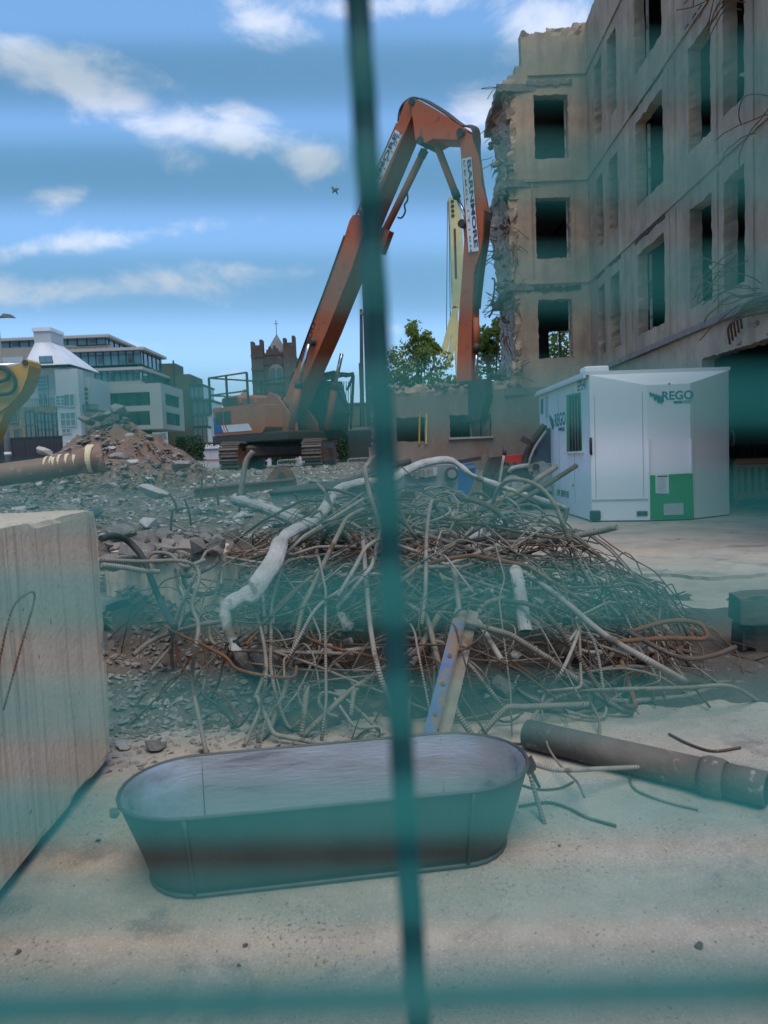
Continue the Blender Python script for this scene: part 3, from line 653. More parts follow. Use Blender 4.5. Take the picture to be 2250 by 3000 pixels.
B().beam(A_ + nl * .008 + Z * .42, C_ + nl * .008 + Z * .42, .012, .02).build('panel_joint', M_greyp, cab)
for yq in (14.3, 15.5, 16.6): B().box((A_.x - .006, yq, .3), (A_.x - .001, yq + .012, zt - .12)).build('panel_joint', M_greyp, cab)
for P_, Q_, n_ in ((A_, C_, nl), (D_, E_, nr)):
    for t_ in (.08, .92):
        q = P_.lerp(Q_, t_) + n_ * .004; B().beam(q + Z * .45, q + Z * (zt - .35), .010, .008).build('door_joint', M_greyp, cab)
quad(C_, nc, [(1958, 1127), (1963, 1127), (1963, 1122), (1958, 1122)], M_black, 'camera_eye', cab, .01)
for P_, Q_ in ((A_, C_), (C_, D_), (D_, E_), (Bk, A_)): B().prism([P_ + Z * .005, Q_ + Z * .005, Q_ + Z * .058, P_ + Z * .058], (Vector((.02, .05, 0)))).build('skirt', M_black, cab)

# ------------------------------------------------------------------ long reach demolition excavator
EC = Vector((-3.95, 30.2, 1.0)); TH = rad(40)
F = Vector((math.cos(TH), -math.sin(TH), 0)); L = Vector((math.sin(TH), math.cos(TH), 0))
exc = thing('demolition_excavator', 'orange long reach demolition excavator on tracks standing on the rubble', 'excavator', EC)
MU = Matrix(((F.x, L.x, 0, EC.x), (F.y, L.y, 0, EC.y), (0, 0, 1, EC.z), (0, 0, 0, 1)))
ph = rad(-4); MT = Matrix.Translation(EC) @ Matrix.Rotation(ph, 4, 'Z')
# undercarriage (track axis along local y)
for sx in (-1.55, 1.55):
    pr = []; Lh, R = 1.95, .50
    for k in range(13): a = -math.pi / 2 + math.pi * k / 12; pr.append((Lh + R * math.cos(a), .52 + R * math.sin(a)))
    for k in range(13): a = math.pi / 2 + math.pi * k / 12; pr.append((-Lh + R * math.cos(a), .52 + R * math.sin(a)))
    bt = B(MT); bt.prism([(sx - .28, y, z) for y, z in pr], (.56, 0, 0)); tr = bt.build('track', M_grease, exc)
    per = [Vector((0, y, z)) for y, z in pr]; ln = [0]
    for i in range(1, len(per) + 1): ln.append(ln[-1] + (per[i % len(per)] - per[i - 1]).length)
    ns = 46
    for k in range(ns):
        s_ = ln[-1] * k / ns; i = max(j for j in range(len(per)) if ln[j] <= s_); a, c = per[i], per[(i + 1) % len(per)]; d = (c - a).normalized()
        p_ = a + d * (s_ - ln[i]); nn = Vector((0, d.z, -d.y)); sh = B(MT)
        for (o1, o2, h) in ((-.085, .085, .035), (-.075, -.045, .075), (.045, .075, .06)):
            sh.prism([Vector((sx - .36, 0, 0)) + p_ + d * o1, Vector((sx - .36, 0, 0)) + p_ + d * o2, Vector((sx - .36, 0, 0)) + p_ + d * o2 + nn * h, Vector((sx - .36, 0, 0)) + p_ + d * o1 + nn * h], (.72, 0, 0))
        sh.build('track_shoe', M_track, tr)
    s2 = B(MT); sgn = 1
    s2.box((sx - .33, -1.7, .25), (sx + .33, 1.7, .72)); s2.build('track_frame', M_rust, exc)
    for k in range(6):
        y = -1.4 + k * .56; B(MT).cyl((sx - .34, y, .2), (sx + .34, y, .2), .12, n=10).build('roller', M_grease, exc)
    for y in (-1.95, 1.95): B(MT).cyl((sx - .31, y, .52), (sx + .31, y, .52), .36, n=16).build('sprocket', M_rust, exc)
B(MT).bbox((-1.3, -1.2, .45), (1.3, 1.2, .95), .1).build('carbody', M_grease, exc)
B(MT).cyl((0, 0, .9), (0, 0, 1.26), .75, n=24).build('slew_ring', M_grease, exc)
# upper structure: local x forward, y left
up = B(MU); up.bbox((-2.55, -1.5, 1.06), (1.9, 1.5, 1.42), .04).build('deck', M_grease, exc)
up = B(MU); up.prism([(-2.35, -1.52, 1.40), (.55, -1.52, 1.40), (.75, -1.52, 1.62), (.75, -1.52, 2.45), (.30, -1.52, 2.52), (-2.35, -1.52, 2.52)], (0, 1.0, 0)).build('side_housing', M_orange, exc)
up = B(MU); up.prism([(-2.35, 1.52, 1.40), (.3, 1.52, 1.40), (.3, 1.52, 2.5), (-2.35, 1.52, 2.5)], (0, -.9, 0)).build('side_housing', M_orange, exc)
up = B(MU); up.bbox((-2.30, -1.2, 2.50), (-.95, 1.2, 2.98), .12).build('engine_hood', M_orange, exc)
up = B(MU); up.bbox((-.93, -1.25, 2.50), (-.05, .5, 2.86), .08).build('engine_hood', M_oran_d, exc)
up = B(MU)
for k in range(6): up.box((-2.1, -1.212, 2.60 + k * .055), (-1.2, -1.19, 2.635 + k * .055))
up.build('hood_grille', M_grease, exc)
cwp = [(-2.36, -1.5), (-2.36, 1.5), (-2.75, 1.35), (-2.98, .8), (-3.05, 0), (-2.98, -.8), (-2.75, -1.35)]
B(MU).prism([(x, y, 1.30) for x, y in cwp], (0, 0, 1.22)).build('counterweight', pmat('pale_grey_paint', (.50, .51, .51), (.42, .43, .43), 2, .6, .08), exc)
for (x0, x1) in ((-2.2, -1.75), (-1.68, -1.25)): B(MU).box((x0, -1.535, 1.85), (x1, -1.515, 2.35)).build('side_grille', M_grease, exc)
B(MU).prism([(-2.34, -1.535, 1.5), (-1.78, -1.535, 1.5), (-2.06, -1.535, 2.12), (-2.34, -1.535, 2.12)], (0, .015, 0)).build('blue_stripe', pmat('blue_decal', (.03, .07, .30), (.03, .06, .26), 3, .55, 0), exc)
for (x0, w_) in ((-1.72, .07), (-1.58, .07), (-1.42, 1.35)): B(MU).prism([(x0, -1.537, 1.52), (x0 + w_ + (0 if w_ < .1 else .06), -1.537, 1.52), (x0 + w_ - .16, -1.537, 1.80), (x0 - .16, -1.537, 1.80)], (0, .015, 0)).build('white_stripe', M_paper, exc)
B(MU).box((-2.55, -1.42, 1.75), (-2.43, -1.40, 2.15)).build('warning_sign', M_yellow, exc)
for y in (-1.46, -.6): pass
# guard rails on the rear deck
rl = B(MU); zr0, zr1 = 2.5, 3.75
for (x, y) in ((-2.6, -1.45), (-2.6, 1.3), (-.3, -1.4), (-1.5, -1.45), (-.5, 1.3)): rl.beam((x, y, 2.3), (x, y, zr1), .07)
for (a, c) in (((-2.6, -1.45), (-.3, -1.4)), ((-2.6, -1.45), (-2.6, 1.3)), ((-2.6, 1.3), (-.5, 1.3))):
    for z in (zr1, 3.05): rl.beam((*a, z), (*c, z), .06)
rl.build('guard_rail', M_steeld, exc)
# boom foot brackets
for y in (-.62, .5): B(MU).prism([(-.5, y, 1.42), (1.5, y, 1.42), (1.45, y, 1.75), (.45, y, 2.85), (.05, y, 3.0), (-.35, y, 2.6)], (0, .10, 0)).build('boom_bracket', M_oran_d, exc)
# cab on the far side with guard frame
B(MU).prism([(.15, .72, 1.42), (2.05, .72, 1.42), (2.2, .72, 2.1), (1.85, .72, 3.35), (.15, .72, 3.35)], (0, .95, 0)).build('cab', M_grease, exc)
B(MU).prism([(.3, .70, 2.1), (1.85, .70, 2.1), (1.62, .70, 3.15), (.3, .70, 3.15)], (0, .03, 0)).build('cab_side_window', M_gld, exc)
B(MU).prism([(2.215, .82, 2.12), (2.215, 1.57, 2.12), (1.90, 1.57, 3.25), (1.90, .82, 3.25)], (.01, 0, 0.004)).build('windscreen', M_gld, exc)
gf = B(MU)
for y in (.66, 1.72):
    gf.beam((1.95, y, 3.55), (2.42, y, 3.55), .09); gf.beam((2.42, y, 3.55), (2.25, y, 2.1), .08); gf.beam((.1, y, 3.5), (2.42, y, 3.62), .10); gf.beam((2.25, y, 2.1), (2.15, y, 1.45), .07); gf.beam((2.05, y, 3.0), (2.42, y, 3.55), .07)
for k in range(8): y = .72 + k * .135; gf.beam((2.32, y, 3.3), (2.22, y, 2.1), .022)
gf.beam((2.42, .66, 3.58), (2.42, 1.72, 3.58), .09); gf.beam((2.25, .66, 2.1), (2.25, 1.72, 2.1), .07)
for k in range(7): gf.beam((.2 + k * .3, .66, 3.56), (.2 + k * .3, 1.72, 3.56), .05)
gf.build('cab_guard', M_grease, exc)
# boom plane
P0B = EC - L * .05; nB = -L
def bp(u, v, off=0.0): return onplane(u, v, P0B - L * .38, nB) + L * (off)      # off 0 = near face
def plate(px, name, mat, a=0.0, w=.80, parent=exc): return B().prism([bp(u, v, a) for u, v in px], L * w).build(name, mat, parent)
boom_lo = [(820, 1198), (835, 1165), (932, 900), (1012, 684), (1024, 645), (1034, 630), (1046, 628), (1076, 660), (1060, 697), (1030, 788), (985, 900), (957, 972), (902, 1098), (862, 1192), (845, 1212)]
boom = plate(boom_lo, 'boom', M_orange)
boom_up = [(1044, 618), (1052, 604), (1123, 450), (1169, 345), (1184, 300), (1196, 287), (1207, 285), (1214, 300), (1207, 335), (1181, 396), (1117, 550), (1074, 655)]
plate(boom_up, 'boom_extension', M_orange, .02, .76)
link = [(1209, 287), (1240, 300), (1362, 378), (1360, 393), (1341, 411), (1271, 408), (1250, 420), (1220, 411), (1214, 360), (1209, 330)]
plate(link, 'knuckle_link', M_orange, -.06, .92)
arm = [(1345, 411), (1362, 384), (1378, 392), (1386, 450), (1396, 531), (1412, 610), (1414, 630), (1411, 697), (1404, 740), (1385, 800), (1381, 900), (1379, 1000), (1378, 1145), (1334, 1145), (1339, 1000), (1344, 900), (1352, 800), (1358, 700), (1354, 655), (1359, 622), (1353, 520)]
plate(arm, 'dipper_arm', M_orange, .04, .42)
# decals
def decal(a, b_, half, main, sub, parent, ms, ss, flip=1):
    pa_, pb_ = bp(*a), bp(*b_); d = (pb_ - pa_).normalized(); t = nB.cross(d) if False else Vector(d).cross(nB); n = nB
    bb = B(); c = (pa_ + pb_) / 2; bb.prism([pa_ - t * half[0], pb_ - t * half[0], pb_ + t * half[1], pa_ + t * half[1]], n * .012); bb.build('white_decal', M_paper, parent)
    return c, d, t
off_n = nB * .07
def strip(px, name, mat, lift, parent): return B().prism([bp(u, v) + nB * lift for u, v in px], nB * .008).build(name, mat, parent)
# arm decal reads downwards
strip([(1353, 466), (1381, 460), (1403, 735), (1373, 740)], 'white_decal', M_paper, .0, exc)
dn = (bp(1400, 730) - bp(1378, 462)).normalized(); tr_ = (bp(1388, 600) - bp(1364, 604)); rt = (tr_ - dn * tr_.dot(dn)).normalized()
LA = (bp(1400, 730) - bp(1378, 462)).length; WA = rt.dot(bp(1388, 600) - bp(1364, 604))
text('BARNMORE', 1, bp(1385, 597) + nB * .01, dn, rt, M_navy, exc, bold=.035, fit=(LA * .96, WA * .50))
for k, ch in enumerate('DEMOLITION'):
    t_ = k / 9; text(ch, 1, bp(1361 + 19 * t_, 480 + 248 * t_) + nB * .01, dn, rt, M_navy, exc, bold=.02, fit=(.11 if ch == 'I' else .2, WA * .22) if ch != 'I' else (.03, WA * .22))
# boom decal reads upwards
strip([(1052, 612), (1072, 632), (1178, 394), (1158, 380)], 'white_decal', M_paper, -.01, exc)
up_ = (bp(1170, 385) - bp(1062, 622)).normalized(); dnn = (bp(1125, 512) - bp(1105, 500)); rr_ = (dnn - up_ * dnn.dot(up_)).normalized()
LB = (bp(1170, 385) - bp(1062, 622)).length; WB = abs(rr_.dot(bp(1125, 512) - bp(1105, 500)))
text('BARNMORE', 1, bp(1111, 503) + nB * .012, up_, -rr_, M_navy, exc, bold=.035, fit=(LB * .93, WB * .52))
for k, ch in enumerate('DEMOLITION'):
    t_ = k / 9; text(ch, 1, bp(1072 + 99 * t_, 615 - 218 * t_) + nB * .012, up_, -rr_, M_navy, exc, bold=.02, fit=(.03 if ch == 'I' else .17, WB * .26))
up2 = (bp(915, 960) - bp(886, 1050)).normalized(); q_ = bp(920, 1000) - bp(890, 1000); r2_ = (q_ - up2 * q_.dot(up2)).normalized()
text('FH450LCH.3', 1, bp(902, 1002) + nB * .006, up2, -r2_, M_inkk, exc, bold=.02, fit=((bp(924, 945) - bp(880, 1052)).length, .21))
# cylinders
def ram(a, m, c, off, r, name='hydraulic_cylinder'):
    A2, M2, C2 = bp(*a, off), bp(*m, off), bp(*c, off); o = B().cyl(A2, M2, r, n=12).build(name, M_oran_d, exc); B().cyl(M2, C2, r * .55, n=10).build('piston_rod', M_steel, o)
    B().cyl(M2 + (A2 - M2).normalized() * .25, M2, r * 1.12, n=12).build('gland', M_grease, o)
ram((866, 1259), (888, 1118), (917, 1010), -.2, .14); ram((903, 1259), (927, 1119), (946, 1030), 1.02, .14)
B().cyl(bp(920, 1003, -.25), bp(920, 1003, 1.05), .14, n=14).build('pivot_pin', M_grease, exc)
ram((1096, 690), (1223, 429), (1226, 423), .4, .125)
plate([(1070, 690), (1100, 660), (1125, 672), (1100, 740)], 'cylinder_lug', M_oran_d, .3, .25)
ram((1262, 423), (1319, 570), (1356, 655), .38, .115)
ram((1388, 930), (1389, 1030), (1387, 1100), .14, .10)
for (u, v) in ((1211, 300), (1352, 390), (1356, 656), (1235, 414), (840, 1190)): B().cyl(bp(u, v, -.1), bp(u, v, .92), .13, n=14).build('pivot_pin', M_grease, exc)
# hoses along boom, link and arm
def hose(px, off, r=.035, mat=M_hose): B().tube(arc_pts([bp(u, v, off) for u, v in px], 4), r, 6).build('hydraulic_hose', mat, exc)
for k in range(5):
    d_ = k * 1.6; o_ = .10 + k * .10
    hose([(1158 + d_, 352), (1163 + d_, 318 - d_), (1178, 294 - d_), (1203, 281 - d_ * .6), (1235, 291 - d_), (1290, 324 - d_), (1340, 362 - d_), (1358, 366 - d_ * 1.5), (1374 + d_, 372 - d_), (1380 + d_, 396), (1380 + d_, 450), (1388 + d_, 520), (1402 + d_, 600), (1405 + d_, 640), (1400 + d_, 720), (1388 + d_, 800), (1384 + d_, 860)], o_ * .6 + .08, .028)
hose([(1416, 808), (1424, 815), (1421, 860), (1412, 890), (1423, 880), (1420, 900), (1407, 925)], .5, .03)
hose([(1165, 550), (1167, 575), (1158, 590), (1160, 610), (1150, 628), (1138, 628)], .5, .03)
hose([(1408, 760), (1428, 745), (1433, 715), (1424, 700)], .3, .02)
for px in ([(1404, 600), (1416, 616), (1418, 640), (1412, 700), (1400, 790), (1392, 860), (1388, 900), (1382, 900), (1386, 850), (1392, 790), (1404, 700)],): plate(px, 'hose_guard', M_grease, .1, .3)
B().tube(arc_pts([bp(u, v, -.03) for u, v in ((868, 1078), (905, 975), (960, 830), (1010, 690))], 3), .025, 6).build('pipe_rail', M_grease, exc)
B().tube([bp(u, v, .05) for u, v in ((1040, 630), (1120, 452), (1160, 360))], .03, 6).build('pipe_rail', M_grease, exc)
hose([(858, 1085), (846, 1110), (852, 1130), (838, 1150), (822, 1165), (810, 1190)], .1, .04); hose([(800, 1200), (790, 1230), (795, 1260), (812, 1250)], -.3, .04)
# tilting tool hitch at the arm tip
plate([(1334, 1120), (1420, 1110), (1424, 1160), (1405, 1230), (1350, 1240), (1336, 1180)], 'tool_hitch', M_grease, .0, .4)

# ------------------------------------------------------------------ piling rigs behind
rig = thing('piling_rig', 'dark steel piling rig mast standing behind the excavator', 'piling rig', V(1075, 1340, 46).to_tuple())
def rg(u, v, Y=46): return V(u, v, Y)
B().beam(rg(1072, 803), rg(1088, 1310), .48, .5, (0, 1, 0)).build('mast', M_steeld, rig)
for du in (-16, -11, -5): B().cyl(rg(1062 + du * .4, 905), rg(1072 + du, 1300), .04, n=6).build('mast_cable', M_steeld, rig)
B().beam(rg(1056, 1064), rg(1066, 1300), .22, .2, (0, 1, 0)).build('drill_rod', M_steeld, rig)
B().beam(rg(1056, 920), rg(1092, 916), .3, .12).build('head_arm', M_yellow, rig)
lad = B()
for k in range(40): lad.beam(rg(1085 + k * .38, 812 + k * 12), rg(1092 + k * .38, 812 + k * 12), .03)
lad.beam(rg(1092, 812), rg(1107, 1290), .03); lad.build('ladder', M_steeld, rig)
B().bbox(rg(1040, 1320) - Vector((1.2, 1.5, 1)), rg(1120, 1250) + Vector((.4, 1.5, 0)), .2).build('machine_house', M_steeld, rig)
B().beam(rg(1092, 1122), rg(1125, 1118), .25, .2).build('gantry', M_yellow, rig)
rig2 = thing('drilling_rig', 'cream telescopic drilling rig mast behind the arm of the excavator', 'drilling rig', V(1350, 1340, 52).to_tuple())
def r2(u, v, Y=52): return V(u, v, Y)
mast = B().prism([r2(1314, 578), r2(1352, 574), r2(1352, 655), r2(1318, 660)], (0, .8, 0)).build('mast_head', M_cream, rig2)
for k in range(4): B().cyl(r2(1325 + k * .6, 590 + k * 14) - Vector((0, .03, 0)), r2(1325 + k * .6, 590 + k * 14) + Vector((0, .02, 0)), .12, n=12).build('lightening_hole', M_grease, mast)
B().prism([r2(1319, 660), r2(1354, 655), r2(1362, 880), r2(1326, 880)], (0, .8, 0)).build('mast', M_cream, rig2)
B().prism([r2(1329, 670), r2(1335, 670), r2(1341, 880), r2(1335, 880)], (0, -.03, 0)).build('mast_slot', M_grease, rig2)
B().prism([r2(1326, 820), r2(1356, 820), r2(1354, 900), r2(1322, 905)], (0, -.2, 0)).build('mast_collar', M_cream, rig2)
B().beam(r2(1336, 900), r2(1296, 1045), .42, .4, (0, 1, 0)).build('back_stay', M_cream, rig2); B().beam(r2(1340, 940), r2(1312, 1075), .38, .36, (0, 1, 0)).build('back_stay', M_cream, rig2)
B().beam(r2(1332, 880), r2(1342, 1100), .3, .3, (0, 1, 0)).build('kelly_bar', M_cream, rig2)
for du in (0, 12): B().cyl(r2(1311 + du * .3, 590), r2(1308 + du, 985), .025, n=5).build('mast_cable', M_steeld, rig2)
ag = B(); c0 = r2(1388, 1010); c1 = r2(1388, 1140); ag.cyl(c0 + Z * 3, c1, .12, n=8)
V_, F_ = [], []
for k in range(97):
    a = k * 2 * math.pi / 12; z = c0.z - (c0.z - c1.z) * k / 96
    V_ += [(c0.x, c0.y, z), (c0.x + .5 * math.cos(a), c0.y + .5 * math.sin(a), z), (c0.x, c0.y, z - .06), (c0.x + .5 * math.cos(a), c0.y + .5 * math.sin(a), z - .06)]
    if k < 96: F_ += [(k * 4, k * 4 + 1, k * 4 + 5, k * 4 + 4), (k * 4 + 2, k * 4 + 6, k * 4 + 7, k * 4 + 3), (k * 4 + 1, k * 4 + 3, k * 4 + 7, k * 4 + 5)]
ag.add(V_, F_).build('auger', M_grease, rig2)
B().bbox((8.0, 50, 0), (12, 56, 2.6), .2).build('machine_house', M_cream, rig2)
# ------------------------------------------------------------------ background buildings on the left
M_stone = pmat('rubble_stone_wall', (.22, .19, .15), (.13, .115, .095), 1.1, .95, .4, 5, c3=(.29, .25, .20), s3=2.4, th3=.55)
M_clad = pmat('pale_cladding', (.37, .40, .42), (.32, .35, .37), .3, .55, .03)
M_zinc = pmat('standing_seam_roof', (.58, .61, .65), (.5, .53, .57), .4, .45, .05)
M_greyb = pmat('pale_grey_render', (.36, .36, .34), (.31, .31, .295), .15, .8, .05)
M_olive = pmat('olive_brick', (.105, .10, .07), (.075, .072, .05), .5, .9, .2)
M_frame = pmat('dark_window_frame', (.04, .05, .055), (.03, .04, .04), 1, .6, 0)
M_gblue = glass('sky_glass', (.06, .12, .15), .04)
M_tower = pmat('dark_church_stone', (.085, .066, .058), (.05, .042, .038), .5, .95, .6, 3, c3=(.13, .10, .085), s3=1.2, th3=.6)
def fwin(par, u0, v0, u1, v1, Y, mat=None, nx=1, ny=1, depth=.12, frame=None):
    """window in a wall facing the camera at distance Y: frame bars standing proud round a pane"""
    a = V(u0, v1, Y); c = V(u1, v0, Y); x0, x1, z0_, z1_ = a.x, c.x, min(a.z, c.z), max(a.z, c.z)
    t = .11; f = B()
    f.box((x0 - t, Y - depth, z0_ - t), (x1 + t, Y + .01, z0_)); f.box((x0 - t, Y - depth, z1_), (x1 + t, Y + .01, z1_ + t)); f.box((x0 - t, Y - depth, z0_), (x0, Y + .01, z1_)); f.box((x1, Y - depth, z0_), (x1 + t, Y + .01, z1_))
    for k in range(1, nx): x = x0 + (x1 - x0) * k / nx; f.box((x - .05, Y - depth, z0_), (x + .05, Y + .01, z1_))
    for k in range(1, ny): z = z0_ + (z1_ - z0_) * k / ny; f.box((x0, Y - depth + .01, z - .05), (x1, Y + .01, z + .05))
    w = f.build('window', frame or M_frame, par); B().box((x0, Y - .05, z0_), (x1, Y - .02, z1_)).build('pane', mat or M_gls, w); return w
def fbox(par, u0, v0, u1, v1, Y, depth, mat, name, z0_=None):
    a = V(u0, v1, Y); c = V(u1, v0, Y)
    # pixel corners give the size; the box itself stands upright and level
    zt_ = c.z if z0_ is None else c.z
    return B().box((a.x, Y, a.z if z0_ is None else z0_), (c.x, Y + depth, zt_)).build(name, mat, par)
gd = -.4
# stone warehouse with white clad tower
sw = thing('stone_warehouse', 'old stone warehouse with white clad tower and pyramid metal roof', 'building', V(100, 1370, 105).to_tuple())
fbox(sw, -120, 1188, 180, 1370, 105, 9, M_stone, 'wall', gd)
fbox(sw, 228, 1205, 290, 1370, 106, 8, M_stone, 'wall', gd)
fbox(sw, 66, 1076, 212, 1370, 106.5, 8, M_clad, 'clad_tower', gd)
fbox(sw, 180, 1080, 226, 1370, 104.6, 2, M_clad, 'clad_bay', gd)
fbox(sw, 213, 1105, 261, 1200, 109, 8, M_clad, 'clad_wing')
fbox(sw, -30, 1045, 66, 1200, 112, 6, M_clad, 'clad_wing')
ra, rb_, rc, rd = V(92, 1072, 104.4), V(207, 1072, 104.4), V(153, 1003, 108), V(114, 1003, 108)
zt_ = rc.z; zb_ = ra.z
q0 = [(ra.x - 1, 104.2, zb_), (rb_.x, 104.2, zb_), (rb_.x, 115, zb_), (ra.x - 1, 115, zb_)]; q1 = [(rd.x - .3, 107.5, zt_), (rc.x, 107.5, zt_), (rc.x, 111.5, zt_), (rd.x - .3, 111.5, zt_)]
roof = B().add(q0 + q1, [(0, 1, 5, 4), (1, 2, 6, 5), (2, 3, 7, 6), (3, 0, 4, 7), (4, 5, 6, 7)]).build('pyramid_roof', M_zinc, sw)
for k in range(17):
    t_ = (k + .5) / 17; a = Vector(q0[0]).lerp(Vector(q0[1]), t_); c = Vector(q1[0]).lerp(Vector(q1[1]), t_); B().beam(a + Vector((0, -.03, .03)), c + Vector((0, -.03, .03)), .05, .08).build('roof_seam', M_zinc, roof)
B().box((q1[0][0] - .1, 107.4, zt_), (q1[1][0] + .1, 111.6, zt_ + 1.5)).build('lantern', M_clad, roof)
B().box((q1[0][0] - .25, 107.2, zt_ + 1.5), (q1[1][0] + .2, 111.8, zt_ + 2.0)).build('lantern_cap', M_zinc, roof)
def roofpt(s, h): return (Vector(q0[0]).lerp(Vector(q0[1]), s)).lerp(Vector(q1[0]).lerp(Vector(q1[1]), s), h)
B().prism([roofpt(.36, .06) + Vector((0, -.06, .04)), roofpt(.66, .06) + Vector((0, -.06, .04)), roofpt(.70, .36) + Vector((0, -.06, .04)), roofpt(.32, .36) + Vector((0, -.06, .04))], (0, -.06, .04)).build('skylight_frame', M_frame, roof)
for s0, s1 in ((.37, .50), (.52, .65)): B().prism([roofpt(s0, .08) + Vector((0, -.14, .09)), roofpt(s1, .08) + Vector((0, -.14, .09)), roofpt(s1 + (.03 if s1 > .6 else 0), .34) + Vector((0, -.14, .09)), roofpt(s0 - (.03 if s0 < .4 else 0), .34) + Vector((0, -.14, .09))], (0, -.01, .01)).build('skylight_pane', M_gblue, roof)
for (u0, v0, u1, v1, nx, ny) in ((113, 1103, 136, 1146, 1, 4), (164, 1104, 212, 1144, 3, 3), (117, 1153, 138, 1186, 2, 1)): fwin(sw, u0, v0, u1, v1, 106.4, M_gblue, nx, ny, frame=M_clad)
for (u0, v0, u1, v1, nx, ny) in ((194, 1156, 216, 1190, 2, 1), (181, 1209, 220, 1248, 3, 2), (184, 1256, 206, 1268, 2, 1), (166, 1160, 190, 1188, 2, 3)): fwin(sw, u0, v0, u1, v1, 104.55, M_gblue, nx, ny, frame=M_clad)
for k in range(4): fwin(sw, 248, 1137 + k * 13, 258, 1146 + k * 13, 108.9, M_gblue, 1, 1, frame=M_clad)
for (u0, v0, u1, v1, ny) in ((81, 1205, 99, 1285, 2), (115, 1209, 129, 1282, 3), (136, 1211, 150, 1282, 3), (160, 1212, 173, 1280, 2)): fwin(sw, u0, v0, u1, v1, 104.9, M_gls, 2, ny, frame=M_frame)
for (u0, v0, u1, v1) in ((28, 1196, 50, 1237), (42, 1257, 58, 1284), (2, 1250, 18, 1284)): fwin(sw, u0, v0, u1, v1, 104.9, M_gld, 1, 1, frame=M_stone)
for (u0, u1, v, Y) in ((42, 166, 1168, 104.7), (224, 286, 1184, 105.6)):
    r_ = B(); a = V(u0, v, Y); c = V(u1, v + 3, Y); h_ = 1.0; zz = (a.z + c.z) / 2
    for k in range(25): x = a.x + (c.x - a.x) * k / 24; r_.beam((x, Y, zz - h_), (x, Y, zz), .05)
    r_.beam((a.x, Y, zz), (c.x, Y, zz), .08); r_.build('terrace_railing', M_frame, sw)
# glazed office with cantilevered grey box
go = thing('glazed_office', 'stepped glass office block with cantilevered pale grey box floors', 'building', V(350, 1370, 120).to_tuple())
def storey(u0, v0, u1, v1, Y, depth, n, mat=M_glt, lipo=.8):
    a = V(u0, v1, Y); c = V(u1, v0, Y); z0_, z1_ = a.z, c.z
    s_ = B().box((a.x, Y, z0_), (c.x, Y + depth, z1_)).build('glass_storey', mat, go)
    B().box((a.x - .2, Y - lipo, z1_), (c.x + lipo, Y + depth + .5, z1_ + .45)).build('roof_slab', M_greyb, s_)
    for k in range(n + 1):
        x = a.x + (c.x - a.x) * k / n; B().box((x - .07, Y - .14, z0_), (x + .07, Y - .01, z1_)).build('mullion', M_frame, s_)
    B().box((a.x, Y - .1, z0_ + (z1_ - z0_) * .72), (c.x, Y - .02, z0_ + (z1_ - z0_) * .76)).build('transom', M_frame, s_)
    for k in range(5): y = Y + depth * (k + .5) / 5; B().box((c.x + .01, y - .08, z0_), (c.x + .12, y + .08, z1_)).build('mullion', M_frame, s_)
    for k in range(2, n, 4):
        x = a.x + (c.x - a.x) * (k + .3) / n; B().box((x, Y - .08, z0_ + .3), (x + (c.x - a.x) / n * .55, Y - .03, z0_ + (z1_ - z0_) * .7)).build('opening_light', M_gld, s_)
storey(-140, 989, 310, 1026, 130, 13, 16); storey(150, 1026, 412, 1077, 127, 12, 12); storey(205, 1084, 408, 1124, 125.5, 16, 11)
par_ = B()
for (u0, u1, v, Y) in ((165, 315, 1018, 127.5), (415, 480, 1108, 119)):
    a = V(u0, v, Y); c = V(u1, v, Y); zz = (a.z + c.z) / 2; par_.beam((a.x, Y, zz), (c.x, Y, zz), .08); par_.beam((a.x, Y, zz - .5), (c.x, Y, zz - .5), .04)
    for k in range(9): x = a.x + (c.x - a.x) * k / 8; par_.beam((x, Y, zz - 1.1), (x, Y, zz), .05)
par_.build('terrace_railing', M_frame, go)
Yg = 118; a = V(252, 1264, Yg); c = V(470, 1122, Yg); gx0, gx1, gz0, gz1 = a.x, c.x, a.z, c.z
hol = []
for (v0, v1) in ((1148, 1194), (1203, 1251)):
    p_, q_ = V(268, v1, Yg), V(438, v0, Yg); hol.append((p_.x, p_.z, q_.x, q_.z))
grid_wall([gx0, gx1] + [h[0] for h in hol] + [h[2] for h in hol], [gz0, gz1] + [h[1] for h in hol] + [h[3] for h in hol], lambda x, z: not any(h[0] < x < h[2] and h[1] < z < h[3] for h in hol), lambda x, z, w: (x, Yg + w, z), .6).build('grey_box_front', M_greyb, go)
dz_ = 13.0; hs_ = [(Yg + 2.2, h[1] + .1, Yg + 10.6, h[3] - .1) for h in hol]
grid_wall([Yg + .6, Yg + dz_] + [h[0] for h in hs_] + [h[2] for h in hs_], [gz0, gz1] + [h[1] for h in hs_] + [h[3] for h in hs_], lambda y, z: not any(h[0] < y < h[2] and h[1] < z < h[3] for h in hs_), lambda y, z, w: (gx1 - w, y, z), .6).build('grey_box_side', M_greyb, go)
B().box((gx0, Yg + .6, gz1 - .3), (gx1 - .6, Yg + dz_, gz1)).build('grey_box_roof', M_greyb, go); B().box((gx0, Yg + .6, gz0), (gx1 - .6, Yg + dz_, gz0 + .3)).build('grey_box_soffit', M_greyb, go)
